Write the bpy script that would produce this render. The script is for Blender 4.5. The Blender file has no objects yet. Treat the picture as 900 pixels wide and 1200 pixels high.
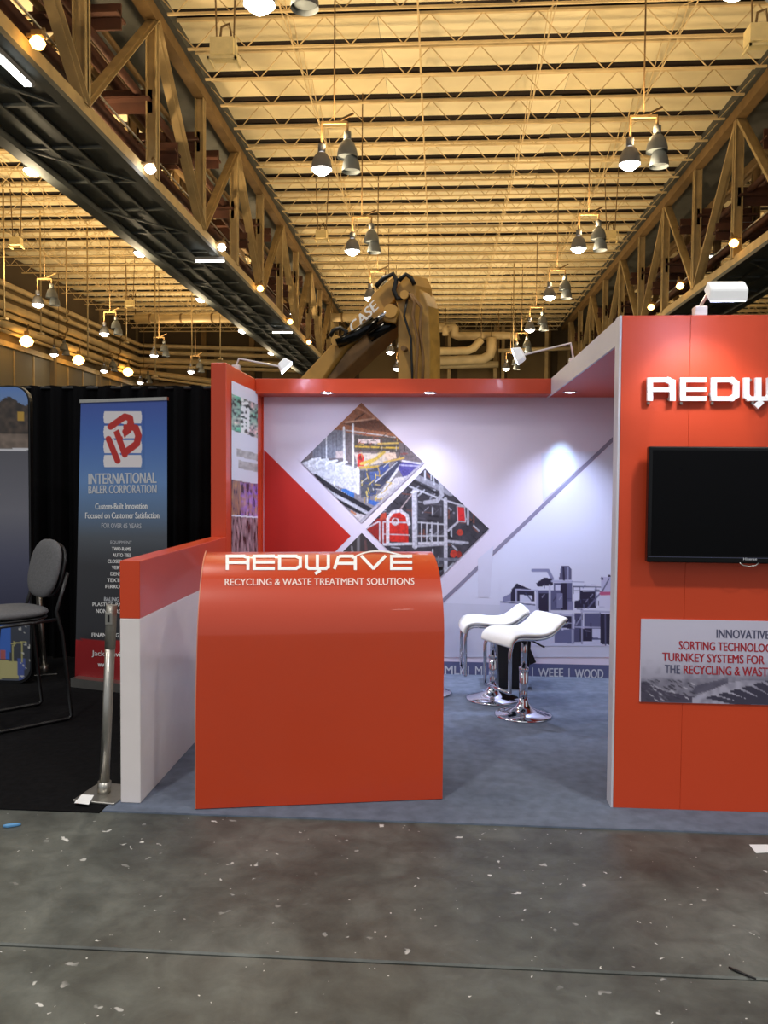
import bpy, math, random
import numpy as np
from mathutils import Vector, Matrix

C = bpy.context.scene.collection
scene = bpy.context.scene
R = random.Random(7)

# ------------------------------------------------------------ camera
F = 970.0
YAW = math.atan(63.7 / F); PITCH = math.atan(37.5 / F); ROLL = 0.008
CAM = Vector((0, 0, 1.63))
fwd = Vector((-math.sin(YAW) * math.cos(PITCH), math.cos(YAW) * math.cos(PITCH), -math.sin(PITCH)))
rt = fwd.cross(Vector((0, 0, 1))).normalized()
up = rt.cross(fwd).normalized()
Mr = Matrix((rt, up, -fwd)).transposed() @ Matrix.Rotation(ROLL, 3, 'Z')
cam_data = bpy.data.cameras.new('camera')
cam_data.sensor_fit = 'VERTICAL'; cam_data.sensor_height = 24.0; cam_data.lens = F / 1200 * 24
cam_data.clip_end = 300
cam = bpy.data.objects.new('camera', cam_data); C.objects.link(cam)
cam.matrix_world = Matrix.Translation(CAM) @ Mr.to_4x4()
scene.camera = cam
scene.view_settings.view_transform = 'Standard'; scene.view_settings.look = 'None'
scene.view_settings.exposure = 0.0; scene.view_settings.gamma = 1.0
scene.view_settings.use_curve_mapping = False

# ------------------------------------------------------------ world: the open hall behind the camera
w = bpy.data.worlds.new('world'); scene.world = w; w.use_nodes = True
w.node_tree.nodes['Background'].inputs[0].default_value = (0.93, 0.96, 1.0, 1)
w.node_tree.nodes['Background'].inputs[1].default_value = 0.52

def lamp(name, kind, loc, energy, col=(1, 1, 1), aim=None, size=0.1, spot=None, blend=0.5):
    d = bpy.data.lights.new(name, kind); d.energy = energy; d.color = col
    if kind == 'SPOT':
        d.spot_size = math.radians(spot or 90); d.spot_blend = blend; d.shadow_soft_size = size
    elif kind == 'AREA':
        d.size = size
    else:
        d.shadow_soft_size = size
    o = bpy.data.objects.new(name, d); C.objects.link(o); o.location = loc
    if aim is not None:
        o.rotation_euler = (Vector(aim) - Vector(loc)).to_track_quat('-Z', 'Y').to_euler()
    return o

HZ = 9.05                     # height of the high bay lamps
UPLIGHT, UPCOL = 1000, (1.0, 0.70, 0.36)
for yy in (13.1, 20.0, 27.1, 34.1, 41.3, 48.4, 55.6):
    for xx in (-2.8, 4.5, -10.0, -17.2):
        lamp('high_bay_glow', 'SPOT', (xx, yy, HZ + .5), UPLIGHT * (.75 if xx > -5 else .9), UPCOL, (xx, yy, 20), .3, 165, .6)
for yy in (27.1, 41.3, 55.6):
    lamp('high_bay_glow', 'SPOT', (17.0, yy, HZ + .5), UPLIGHT, UPCOL, (17.0, yy, 20), .3, 165, .6)
for xx in (-2.8, 4.5, -10.1, -17.2):
    for yy in (13.1, 20.0, 27.1, 34.1, 41.3, 48.4, 55.6):
        lamp('high_bay_bulb', 'POINT', (xx, yy, HZ - .3), {-2.8: 240, 4.5: 240, -10.1: 190, -17.2: 70}[xx], (1.0, .80, .50), None, .25)
for xx, yy, en in ((-9.0, 3.0, 650), (-10.1, -3.0, 800), (-2.8, 6.0, 420), (4.5, 6.0, 420), (-2.8, -1.0, 1100), (4.5, -1.0, 1100), (-2.8, -8.0, 1500), (4.5, -8.0, 1500), (-2.8, 13.1, 350), (4.5, 13.1, 350), (-10, 13.1, 350), (-10, 20, 450), (-10, 34, 400), (4.5, 34, 400), (-2.8, 27, 450)):  # includes unseen fill beams, added left of and behind the camera to brighten fronts
    lamp('high_bay_and_fill_beam', 'SPOT', (xx, yy, HZ - .25), en, (1, .95, .88), (xx, yy, 0), .25, 120, .7)

# ------------------------------------------------------------ pixel of the photograph -> point in the hall
def ray(px, py):
    d = Mr @ Vector(((px - 450) / F, -(py - 600) / F, -1.0))
    return d
def onY(px, py, Y):
    d = ray(px, py); t = (Y - CAM.y) / d.y; return CAM + d * t
def onX(px, py, X):
    d = ray(px, py); t = (X - CAM.x) / d.x; return CAM + d * t
def onZ(px, py, Z):
    d = ray(px, py); t = (Z - CAM.z) / d.z; return CAM + d * t
def onP(px, py, P0, n):
    d = ray(px, py); t = (P0 - CAM).dot(n) / d.dot(n); return CAM + d * t

# ------------------------------------------------------------ materials
def lin(c):
    return tuple((x / 255 / 12.92) if x / 255 <= .04045 else ((x / 255 + .055) / 1.055) ** 2.4 for x in c)
MATS = {}
def mat(name, srgb, rough=.5, metal=0., emit=0., var=.06, scale=8., bump=0., coat=0., spec=.5):
    if name in MATS: return MATS[name]
    m = bpy.data.materials.new(name); m.use_nodes = True; nt = m.node_tree; b = nt.nodes['Principled BSDF']
    c = lin(srgb)
    b.inputs['Roughness'].default_value = rough; b.inputs['Metallic'].default_value = metal
    b.inputs['Coat Weight'].default_value = coat; b.inputs['Specular IOR Level'].default_value = spec
    if emit:
        b.inputs['Emission Color'].default_value = (*c, 1); b.inputs['Emission Strength'].default_value = emit
    tc = nt.nodes.new('ShaderNodeTexCoord'); n = nt.nodes.new('ShaderNodeTexNoise')
    n.inputs['Scale'].default_value = scale; n.inputs['Detail'].default_value = 5
    nt.links.new(tc.outputs['Object'], n.inputs['Vector'])
    r = nt.nodes.new('ShaderNodeValToRGB')
    r.color_ramp.elements[0].position = .3; r.color_ramp.elements[1].position = .7
    r.color_ramp.elements[0].color = (*[x * (1 - var) for x in c], 1)
    r.color_ramp.elements[1].color = (*[min(1, x * (1 + var)) for x in c], 1)
    nt.links.new(n.outputs['Fac'], r.inputs['Fac']); nt.links.new(r.outputs['Color'], b.inputs['Base Color'])
    if bump:
        bp = nt.nodes.new('ShaderNodeBump'); bp.inputs['Strength'].default_value = bump; bp.inputs['Distance'].default_value = .01
        nt.links.new(n.outputs['Fac'], bp.inputs['Height']); nt.links.new(bp.outputs['Normal'], b.inputs['Normal'])
    MATS[name] = m; return m

RED = mat('red laminate', (208, 68, 28), .34, var=.025, scale=1.5, coat=.12)
REDC = mat('red gloss laminate', (202, 64, 24), .3, var=.03, scale=1.2, coat=.7)
REDT = mat('red laminate satin', (208, 68, 28), .48, var=.025, scale=1.5)
REDM = mat('red matt', (208, 64, 30), .45, var=.03, scale=1.5)
REDP = mat('red print', (196, 38, 26), .5, var=.03, scale=2)
WHITE = mat('white laminate', (232, 224, 222), .25, var=.02, coat=.3)
WPRINT = mat('pale print', (220, 210, 228), .45, var=.02, scale=1.2)
WTRIM = mat('pale trim', (205, 203, 212), .4, var=.02)
LETTER = mat('white lettering', (245, 245, 245), .4, var=.01)
LETTERG = mat('grey lettering', (84, 84, 112), .5, var=.01)
LETTERR = mat('dark red lettering', (170, 36, 48), .5, var=.01)
LETTERP = mat('pale grey lettering', (205, 208, 214), .5, var=.01)
BAND = mat('slate blue print', (88, 92, 130), .45, var=.02)
STRIPE = mat('grey print', (136, 130, 152), .5, var=.02)
FAINT = mat('faint lavender print', (208, 206, 226), .45, var=.02)
CHROME = mat('chrome', (225, 225, 232), .07, 1., var=.01)
STEEL = mat('brushed steel', (175, 172, 165), .32, .9, var=.06, scale=30)
LEATHER = mat('white leather', (240, 242, 240), .38, var=.02, scale=40, bump=.1)
BLACK = mat('black plastic', (14, 14, 16), .4, var=.1)
GLOSSB = mat('black gloss', (6, 6, 8), .16, var=.05, spec=.3)
SCREEN = mat('dark screen', (4, 4, 6), .3, var=.05, spec=.12)
DRAPE = mat('black drape cloth', (15, 15, 17), .95, var=.2, scale=3, spec=.1)
GFAB = mat('grey chair fabric', (98, 98, 100), .95, var=.12, scale=60, bump=.3, spec=.2)
BTUBE = mat('black tube', (16, 16, 18), .35, var=.05)
TAN = mat('tan painted steel', (164, 142, 100), .6, var=.18, scale=2.5)
TAND = mat('dull brown steel', (112, 88, 52), .7, var=.2, scale=2)
RUST = mat('rust red steel', (70, 38, 26), .8, var=.25, scale=2)
DARK = mat('dark steel', (66, 68, 66), .7, var=.2, scale=2)
GRATE = mat('catwalk sheet', (60, 65, 67), .6, var=.25, scale=1.2)
DECK = mat('dark roof deck', (30, 18, 12), .95, var=.2, scale=1)
PANEL = mat('cream ceiling panel', (226, 216, 184), .85, var=.09, scale=.45)
PANEL2 = mat('cream ceiling panel aged', (216, 204, 168), .85, var=.11, scale=.6)
JOIST = mat('cream joist paint', (204, 182, 138), .7, var=.15, scale=1.5)
WALLM = mat('brown hall wall', (122, 104, 74), .85, var=.12, scale=.25)
WALLD = mat('dark hall wall', (70, 58, 42), .9, var=.2, scale=.3)
PIPE = mat('cream lagged pipe', (196, 176, 136), .55, var=.12, scale=1.5)
CATY = mat('ochre machine paint', (190, 146, 72), .45, var=.12, scale=3)
CATD = mat('brown steel and shaded paint', (124, 92, 54), .6, var=.2, scale=3)
HOOD = mat('grey lamp hood', (108, 108, 112), .5, .2, var=.06)
BULB = mat('lit lamp', (255, 252, 246), .3, emit=22)
BULBW = mat('lit warm lamp', (255, 190, 95), .3, emit=14)
TUBE = mat('lit tube', (250, 255, 248), .3, emit=9)
COOL = mat('lit downlight', (225, 232, 255), .3, emit=25)
CARPET = mat('blue grey carpet', (104, 113, 130), .95, var=.16, scale=14, bump=.5, spec=.15)
BCARPET = mat('black carpet', (16, 16, 18), .97, var=.3, scale=25, bump=.3, spec=.1)
CREAMF = mat('cream enamel', (226, 206, 150), .5, var=.06)
BLUESC = mat('blue scrap', (92, 150, 200), .5)
PAPER = mat('white paper', (236, 238, 240), .7, var=.02)

def floor_mat():
    m = bpy.data.materials.new('stained concrete'); m.use_nodes = True; nt = m.node_tree; b = nt.nodes['Principled BSDF']
    N = nt.nodes.new; L = nt.links.new
    tc = N('ShaderNodeTexCoord')
    def noise(s, d=6, dist=0.):
        n = N('ShaderNodeTexNoise'); n.inputs['Scale'].default_value = s; n.inputs['Detail'].default_value = d
        n.inputs['Distortion'].default_value = dist; n.inputs['Roughness'].default_value = .62
        L(tc.outputs['Object'], n.inputs['Vector']); return n
    def ramp(src, p0, p1, c0, c1):
        r = N('ShaderNodeValToRGB'); e = r.color_ramp.elements
        e[0].position = p0; e[1].position = p1; e[0].color = (*c0, 1); e[1].color = (*c1, 1); L(src, r.inputs['Fac']); return r
    base = ramp(noise(1.1, 9, .8).outputs['Fac'], .3, .7, lin((54, 57, 54)), lin((104, 108, 103)))
    fine = ramp(noise(7, 8, .5).outputs['Fac'], .35, .7, (.55, .55, .55), (1.15, 1.15, 1.15))
    mul = N('ShaderNodeMix'); mul.data_type = 'RGBA'; mul.blend_type = 'MULTIPLY'; mul.inputs[0].default_value = .85
    L(base.outputs['Color'], mul.inputs[6]); L(fine.outputs['Color'], mul.inputs[7])
    # splashes of pale paint, clustered
    v = N('ShaderNodeTexVoronoi'); v.inputs['Scale'].default_value = 13; v.inputs['Randomness'].default_value = 1
    wob = noise(9, 3); add = N('ShaderNodeMix'); add.data_type = 'RGBA'; add.inputs[0].default_value = .12
    L(tc.outputs['Object'], add.inputs[6]); L(wob.outputs['Color'], add.inputs[7]); L(add.outputs[2], v.inputs['Vector'])
    spot = ramp(v.outputs['Distance'], .12, .17, (1, 1, 1), (0, 0, 0))
    sel = ramp(noise(1.7, 2).outputs['Fac'], .50, .58, (0, 0, 0), (1, 1, 1))
    rnd = ramp(v.outputs['Color'], .46, .5, (0, 0, 0), (1, 1, 1))
    def mm(a, c):
        q = N('ShaderNodeMath'); q.operation = 'MULTIPLY'; L(a, q.inputs[0]); L(c, q.inputs[1]); return q
    f1 = mm(mm(spot.outputs['Color'], sel.outputs['Color']).outputs[0], rnd.outputs['Color'])
    v2 = N('ShaderNodeTexVoronoi'); v2.inputs['Scale'].default_value = 30; L(add.outputs[2], v2.inputs['Vector'])
    spot2 = ramp(v2.outputs['Distance'], .08, .13, (1, 1, 1), (0, 0, 0))
    rnd2 = ramp(v2.outputs['Color'], .70, .72, (0, 0, 0), (1, 1, 1))
    f2 = mm(spot2.outputs['Color'], rnd2.outputs['Color'])
    mx = N('ShaderNodeMath'); mx.operation = 'MAXIMUM'; L(f1.outputs[0], mx.inputs[0]); L(f2.outputs[0], mx.inputs[1])
    mix = N('ShaderNodeMix'); mix.data_type = 'RGBA'
    L(mx.outputs[0], mix.inputs[0]); L(mul.outputs[2], mix.inputs[6]); mix.inputs[7].default_value = (.62, .62, .60, 1)
    L(mix.outputs[2], b.inputs['Base Color'])
    rr = ramp(noise(2, 6).outputs['Fac'], .3, .75, (.40, .40, .40), (.62, .62, .62)); L(rr.outputs['Color'], b.inputs['Roughness'])
    bp = N('ShaderNodeBump'); bp.inputs['Strength'].default_value = .25; bp.inputs['Distance'].default_value = .01
    L(noise(14, 8).outputs['Fac'], bp.inputs['Height']); L(bp.outputs['Normal'], b.inputs['Normal'])
    return m
CONC = floor_mat()

def print_mat(name, rough=.45):
    m = bpy.data.materials.new(name); m.use_nodes = True; nt = m.node_tree
    a = nt.nodes.new('ShaderNodeAttribute'); a.attribute_name = 'ink'
    nt.links.new(a.outputs['Color'], nt.nodes['Principled BSDF'].inputs['Base Color'])
    nt.nodes['Principled BSDF'].inputs['Roughness'].default_value = rough
    return m
INK = print_mat('printed ink')

# ------------------------------------------------------------ mesh building
def rotz(a): return Matrix.Rotation(a, 3, 'Z')
class MB:
    def __init__(s): s.v = []; s.f = []; s.sm = []
    def add(s, vs, fs, smooth=False):
        o = len(s.v); s.v += [tuple(x) for x in vs]; s.f += [tuple(i + o for i in f) for f in fs]; s.sm += [smooth] * len(fs); return s
    def box(s, a, b, M=None, T=None):
        x0, y0, z0 = a; x1, y1, z1 = b
        vs = [Vector(p) for p in ((x0, y0, z0), (x1, y0, z0), (x1, y1, z0), (x0, y1, z0), (x0, y0, z1), (x1, y0, z1), (x1, y1, z1), (x0, y1, z1))]
        if M is not None: vs = [M @ v for v in vs]
        if T is not None: vs = [v + Vector(T) for v in vs]
        return s.add(vs, [(0, 3, 2, 1), (4, 5, 6, 7), (0, 1, 5, 4), (1, 2, 6, 5), (2, 3, 7, 6), (3, 0, 4, 7)])
    def bar(s, p, q, w, h=None, upv=(0, 0, 1)):
        p = Vector(p); q = Vector(q); h = h or w; d = (q - p)
        if d.length < 1e-6: return s
        d.normalize(); u = Vector(upv)
        if abs(d.dot(u)) > .98: u = Vector((1, 0, 0))
        a = d.cross(u).normalized() * w / 2; b = a.cross(d).normalized() * h / 2
        vs = [p - a - b, p + a - b, p + a + b, p - a + b, q - a - b, q + a - b, q + a + b, q - a + b]
        return s.add(vs, [(0, 1, 2, 3), (7, 6, 5, 4), (0, 4, 5, 1), (1, 5, 6, 2), (2, 6, 7, 3), (3, 7, 4, 0)])
    def tube(s, pts, r, n=8, caps=True):
        pts = [Vector(p) for p in pts]; rs = r if isinstance(r, (list, tuple)) else [r] * len(pts)
        rings = []; prev = None
        for i, p in enumerate(pts):
            if i == 0: d = pts[1] - p
            elif i == len(pts) - 1: d = p - pts[i - 1]
            else: d = (pts[i + 1] - p).normalized() + (p - pts[i - 1]).normalized()
            d.normalize()
            if prev is None:
                u = Vector((0, 0, 1)) if abs(d.z) < .9 else Vector((1, 0, 0))
                a = d.cross(u).normalized()
            else:
                a = (prev - d * prev.dot(d)).normalized()
            prev = a; b = d.cross(a)
            rings.append([p + (a * math.cos(t) + b * math.sin(t)) * rs[i] for t in [2 * math.pi * k / n for k in range(n)]])
        vs = [v for r_ in rings for v in r_]; fs = []
        for i in range(len(pts) - 1):
            for k in range(n):
                k2 = (k + 1) % n; fs.append((i * n + k, i * n + k2, (i + 1) * n + k2, (i + 1) * n + k))
        s.add(vs, fs, True)
        if caps:
            o = len(s.v) - len(vs)
            s.f += [tuple(o + k for k in range(n))[::-1], tuple(o + (len(pts) - 1) * n + k for k in range(n))]; s.sm += [False, False]
        return s
    def lathe(s, prof, c=(0, 0, 0), n=24, close=True):
        vs = []; fs = []; c = Vector(c)
        for r, z in prof:
            for k in range(n):
                t = 2 * math.pi * k / n; vs.append(c + Vector((r * math.cos(t), r * math.sin(t), z)))
        for i in range(len(prof) - 1):
            for k in range(n):
                k2 = (k + 1) % n; fs.append((i * n + k, i * n + k2, (i + 1) * n + k2, (i + 1) * n + k))
        s.add(vs, fs, True)
        if close:
            o = len(s.v) - len(vs)
            if prof[0][0] > 1e-4: s.f.append(tuple(o + k for k in range(n))[::-1]); s.sm.append(False)
            if prof[-1][0] > 1e-4: s.f.append(tuple(o + (len(prof) - 1) * n + k for k in range(n))); s.sm.append(False)
        return s
    def prism(s, poly, ext):
        """polygon (3D points) pushed along ext"""
        p = [Vector(q) for q in poly]; e = Vector(ext); n = len(p)
        fs = [tuple(range(n)), tuple(range(2 * n - 1, n - 1, -1))] + [(i, i + n, (i + 1) % n + n, (i + 1) % n) for i in range(n)]
        return s.add(p + [q + e for q in p], fs)
    def build(s, name, m, parent=None, loc=None):
        me = bpy.data.meshes.new(name); 
        v = s.v
        if loc is not None: v = [tuple(Vector(q) - Vector(loc)) for q in v]
        me.from_pydata(v, [], s.f); me.update()
        me.polygons.foreach_set('use_smooth', s.sm)
        me.materials.append(m)
        o = bpy.data.objects.new(name, me); C.objects.link(o)
        if parent is not None: o.parent = parent
        if loc is not None: o.location = loc
        return o
def recalc(o):
    import bmesh
    bm = bmesh.new(); bm.from_mesh(o.data); bmesh.ops.recalc_face_normals(bm, faces=bm.faces); bm.to_mesh(o.data); bm.free(); return o
def bevel(o, w, seg=2):
    md = o.modifiers.new('bevel', 'BEVEL'); md.width = w; md.segments = seg; md.limit_method = 'ANGLE'; return o
def tag(o, label=None, cat=None, group=None, kind=None):
    if label: o['label'] = label
    if cat: o['category'] = cat
    if group: o['group'] = group
    if kind: o['kind'] = kind
    return o
def thing(name, label, cat, loc=(0, 0, 0), rz=0, group=None, kind=None):
    o = bpy.data.objects.new(name, None); C.objects.link(o); o.location = loc; o.rotation_euler = (0, 0, rz)
    o.empty_display_size = .2
    return tag(o, label, cat, group, kind)
def copy_tree(o, parent=None):
    c = o.copy(); C.objects.link(c); c.parent = parent
    for ch in list(o.children): copy_tree(ch, c)
    return c
def child(o, parent):
    """parent an object whose mesh is in world coordinates"""
    o.parent = parent
    o.matrix_parent_inverse = (Matrix.Translation(parent.location) @ parent.rotation_euler.to_matrix().to_4x4()).inverted()
    return o

# ------------------------------------------------------------ prints
def poly_mask(P, poly, aa=.5):
    x, y = P[:, 0], P[:, 1]; inside = np.zeros(len(P), bool); n = len(poly)
    for i in range(n):
        x0, y0 = poly[i]; x1, y1 = poly[(i + 1) % n]
        if y0 == y1: continue
        c = ((y0 > y) != (y1 > y)) & (x < (x1 - x0) * (y - y0) / (y1 - y0) + x0); inside ^= c
    return inside.astype(float)
def line_mask(P, pts, w):
    m = np.zeros(len(P))
    for (x0, y0), (x1, y1) in zip(pts[:-1], pts[1:]):
        dx, dy = x1 - x0, y1 - y0; L2 = dx * dx + dy * dy + 1e-9
        t = np.clip(((P[:, 0] - x0) * dx + (P[:, 1] - y0) * dy) / L2, 0, 1)
        d = np.hypot(P[:, 0] - x0 - t * dx, P[:, 1] - y0 - t * dy)
        m = np.maximum(m, np.clip((w / 2 - d) / .6 + .5, 0, 1))
    return m
def vnoise(P, s, seed=0):
    x, y = P[:, 0] / s, P[:, 1] / s; xi, yi = np.floor(x).astype(int), np.floor(y).astype(int)
    fx, fy = x - xi, y - yi
    def h(a, b):
        v = np.sin(a * 127.1 + b * 311.7 + seed * 74.7) * 43758.5453; return v - np.floor(v)
    return (h(xi, yi) * (1 - fx) + h(xi + 1, yi) * fx) * (1 - fy) + (h(xi, yi + 1) * (1 - fx) + h(xi + 1, yi + 1) * fx) * fy
def paint(P, bg, ops, T=None):
    """P: photo pixels; ops are given in zoomed pixels with T = (ox, oy, scale)"""
    Q = P.copy()
    if T: Q = (P - np.array([T[0], T[1]])) * T[2]
    s = T[2] if T else 1.
    col = np.tile(np.array(bg, float), (len(P), 1))
    for op in ops:
        k = op[0]
        if k == 'poly': m = poly_mask(Q, op[1]); c = op[2]
        elif k == 'line':
            m = line_mask(Q / s, [(a / s, b / s) for a, b in op[1]], op[2] / s); c = op[3]
        elif k == 'ell': m = ((((Q[:, 0] - op[1]) / op[3]) ** 2 + ((Q[:, 1] - op[2]) / op[4]) ** 2) < 1).astype(float); c = op[5]
        elif k == 'grain':      # noise between the present colour and c
            m = np.clip((vnoise(Q, op[1], op[4] if len(op) > 4 else 1) - .5) * 2 + .3, 0, 1) * op[2]; c = op[3]
        elif k == 'grad':       # vertical gradient: y0, y1, c0, c1
            t = np.clip((Q[:, 1] - op[1]) / (op[2] - op[1]), 0, 1)[:, None]
            col = np.array(op[3]) * (1 - t) + np.array(op[4]) * t; continue
        m = m[:, None]; col = col * (1 - m) + np.array(c, float) * m
    return col
def grid_print(name, corners, nx, ny, mapper, colf, parent, off=Vector((0, 0, 0)), label=None, m=None):
    """corners: px (tl, tr, br, bl)"""
    tl, tr, br, bl = [np.array(c, float) for c in corners]
    u, v = np.meshgrid(np.linspace(0, 1, nx + 1), np.linspace(0, 1, ny + 1)); u = u.ravel()[:, None]; v = v.ravel()[:, None]
    P = (tl * (1 - u) + tr * u) * (1 - v) + (bl * (1 - u) + br * u) * v
    col = colf(P) / 255.
    col = np.clip(col, 0, 1); col = np.where(col <= .04045, col / 12.92, ((col + .055) / 1.055) ** 2.4)
    vs = [tuple(mapper(a, b) + off) for a, b in P]
    W = nx + 1
    fs = [(j * W + i, (j + 1) * W + i, (j + 1) * W + i + 1, j * W + i + 1) for j in range(ny) for i in range(nx)]
    me = bpy.data.meshes.new(name); me.from_pydata(vs, [], fs); me.update()
    at = me.color_attributes.new('ink', 'FLOAT_COLOR', 'POINT')
    at.data.foreach_set('color', np.hstack([col, np.ones((len(col), 1))]).ravel())
    me.materials.append(m or INK)
    o = bpy.data.objects.new(name, me); C.objects.link(o); child(o, parent)
    if label: o['label'] = label
    return o
def plate(name, pxpoly, mapper, m, parent, off, label=None):
    b = MB(); pts = [mapper(*p) + off for p in pxpoly]; b.add(pts, [tuple(range(len(pts)))[::-1]])
    o = b.build(name, m); child(o, parent)
    if label: o['label'] = label
    return o
def text_geo(s, bold=.0):
    cu = bpy.data.curves.new('t', 'FONT'); cu.body = s; cu.offset = 0; cu.resolution_u = 3
    ob = bpy.data.objects.new('t', cu); C.objects.link(ob)
    bpy.context.view_layer.update()
    me = bpy.data.meshes.new_from_object(ob.evaluated_get(bpy.context.evaluated_depsgraph_get()))
    V = np.array([v.co[:2] for v in me.vertices]); fs = [tuple(p.vertices) for p in me.polygons]
    bpy.data.objects.remove(ob); bpy.data.curves.remove(cu); bpy.data.meshes.remove(me)
    mn, mx = V.min(0), V.max(0)
    V = (V - mn) / (mx - mn); V[:, 1] = 1 - V[:, 1]
    if bold > 0 and len(s) > 1:
        dx = .085 / len(s) * min(1.4, bold / .02); n0 = len(V); V2 = V.copy(); V2[:, 0] += dx; V = np.vstack([V, V2]); V[:, 0] /= 1 + dx
        fs = fs + [tuple(i + n0 for i in f) for f in fs]
    return V, fs
def text(name, s, quad, mapper, m, parent, off, bold=.02, label=None):
    """quad: (x0,y0,x1,y1) or four px corners tl,tr,br,bl"""
    V, fs = text_geo(s, bold)
    if len(quad) == 4 and not hasattr(quad[0], '__len__'):
        x0, y0, x1, y1 = quad; quad = ((x0, y0), (x1, y0), (x1, y1), (x0, y1))
    tl, tr, br, bl = [np.array(c, float) for c in quad]
    u = V[:, :1]; v = V[:, 1:]
    P = (tl * (1 - u) + tr * u) * (1 - v) + (bl * (1 - u) + br * u) * v
    pts = [mapper(a, c) + off for a, c in P]
    if bold > 0 and len(s) > 1: h_ = len(pts) // 2; pts = pts[:h_] + [p + (CAM - p).normalized() * .0007 for p in pts[h_:]]
    b = MB(); b.add(pts, fs)
    o = b.build(name, m); child(o, parent)
    if label: o['label'] = label
    return o

# the square lettering of the booth's own name: strokes in a unit box (x right, y down), per letter (width, strokes)
t_ = .15
GLY = {
 'R': (1.0, [((0, 1), (0, 0)), ((0, 0), (.78, 0)), ((.78, 0), (1, .12)), ((1, .12), (1, .42)), ((1, .42), (.9, .52)), ((0, .52), (.9, .52)), ((.9, .52), (1, .62)), ((1, .62), (1, 1))]),
 'E': (.92, [((0, 1), (0, 0)), ((0, 0), (1, 0)), ((0, .5), (1, .5)), ((0, 1), (1, 1))]),
 'D': (1.0, [((0, 1), (0, 0)), ((0, 0), (.78, 0)), ((.78, 0), (1, .18)), ((1, .18), (1, .82)), ((1, .82), (.78, 1)), ((.78, 1), (0, 1))]),
 'W': (1.05, [((0, 0), (0, .85)), ((0, .85), (.12, 1)), ((.12, 1), (.88, 1)), ((.88, 1), (1, .85)), ((1, .85), (1, 0)), ((.5, 0), (.5, 1)), ((.62, 1.16), (.42, 1.4))]),
 'A': (1.0, [((0, 1), (.18, .1)), ((.18, .1), (.3, 0)), ((.3, 0), (.85, 0)), ((.85, 0), (1, .14)), ((1, .14), (1, 1)), ((.1, .58), (1, .58))]),
 'V': (1.15, [((0, 0), (.5, 1)), ((.5, 1), (1, 0))]),
}
def glyph_strokes(word, x0, x1, y0, y1, thick, gap=.30, bar=None):
    """lay the word out in px box; returns per letter a list of quads (px corners)"""
    tot = sum(GLY[c][0] for c in word) + gap * (len(word) - 1)
    k = (x1 - x0 - thick) / tot; hb = (bar or thick); H = y1 - y0 - hb; x = x0 + thick / 2; out = []
    for c in word:
        wd, st = GLY[c]; qs = []
        for (a, b), (d, e) in st:
            p = np.array([x + a * wd * k, y0 + hb / 2 + b * H]); q = np.array([x + d * wd * k, y0 + hb / 2 + e * H])
            dd = (q - p) / np.linalg.norm(q - p); nn = np.array([-dd[1], dd[0]]) * (bar if bar and abs(dd[0]) > .95 else thick) / 2
            if abs(dd[0]) < .05 or abs(dd[1]) < .05: ee = (hb if abs(dd[0]) < .05 else thick) / 2; p = p - dd * ee; q = q + dd * ee
            else: p = p - dd * thick * .2; q = q + dd * thick * .2
            qs.append((p - nn, p + nn, q + nn, q - nn))
        out.append((c, qs)); x += (wd + gap) * k
    return out

# ============================================================ THE HALL
DK = 14.1; TOPZ = 13.55
XL, XR = -7.5, 9.6          # the two box trusses
XL2, XR2 = -9.62, 11.75
ZB = 1.63 + 7.55; ZBR = 1.63 + 7.1
XW, XWR, YF = -24.4, 26.0, 66.0
Y0, Y1 = 3.0, 65.9

fl = MB().box((-26, -12, -.3), (28, 66, -.04)).build('floor', mat('joint filler', (46, 44, 42), .9)); tag(fl, kind='structure')
JY = onZ(0, 1105, 0); JY2 = onZ(900, 1150, 0)
def slab(x0, x1, ya, yb):
    o = MB().box((x0, ya, -.04), (x1, yb, 0)).build('concrete_slab', CONC, fl); bevel(o, .006, 1); return o
jy = (JY.y + JY2.y) / 2
print('joint', JY, JY2)
for (x0, x1) in ((-26, -5.2), (-5.19, 3.62), (3.63, 28)):
    slab(x0, x1, -12, jy - 3.01); slab(x0, x1, jy - 3.0, jy - .006); slab(x0, x1, jy + .006, 12); slab(x0, x1, 12.01, 66)

# walls
wl = MB().box((XW - .3, Y0, 0), (XW, YF, 15)).build('wall_left', WALLM); tag(wl, kind='structure')
for k in range(9):
    MB().box((XW, 8 + 7.1 * k, 0), (XW + .35, 8.35 + 7.1 * k, 14)).build('pilaster', WALLM, wl)
MB().box((XW, Y0, 12.4), (XW + .25, YF, 14.0)).build('eaves_panel', WALLD, wl)
MB().box((XW, Y0, 8.9), (XW + .3, YF, 9.2)).build('ledge', TAN, wl)
for k in range(16):
    MB().box((XW, 30 + 2.3 * k, 4), (XW + .12, 30.12 + 2.3 * k, 8.9)).build('wall_rib', TAN, wl)
MB().box((XW, Y0, 4.2), (XW + .06, YF, 8.9)).build('lower_panel', mat('olive wall sheet', (104, 98, 82), .8, var=.1, scale=.4), wl)
wf = MB().box((XW, YF, 0), (XWR, YF + .3, 15)).build('wall_far', WALLD); tag(wf, kind='structure')
for k, x in enumerate(np.arange(-23, 25, 3.9)):
    MB().box((x, YF - .35, 0), (x + .4, YF, 14)).build('pilaster', TAND, wf)
for x in np.arange(-22, 24, 3.9):
    MB().box((x, YF - .08, 9.6), (x + 2.9, YF, 12.2)).build('wall_sheet', WALLM, wf)
    MB().box((x, YF - .08, 4.6), (x + 2.9, YF, 8.6)).build('wall_sheet', mat('brown sheet', (96, 80, 56), .8, var=.15, scale=.6), wf)
MB().box((XW, YF - .5, 9.0), (XWR, YF, 9.3)).build('girt', TAND, wf)
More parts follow.
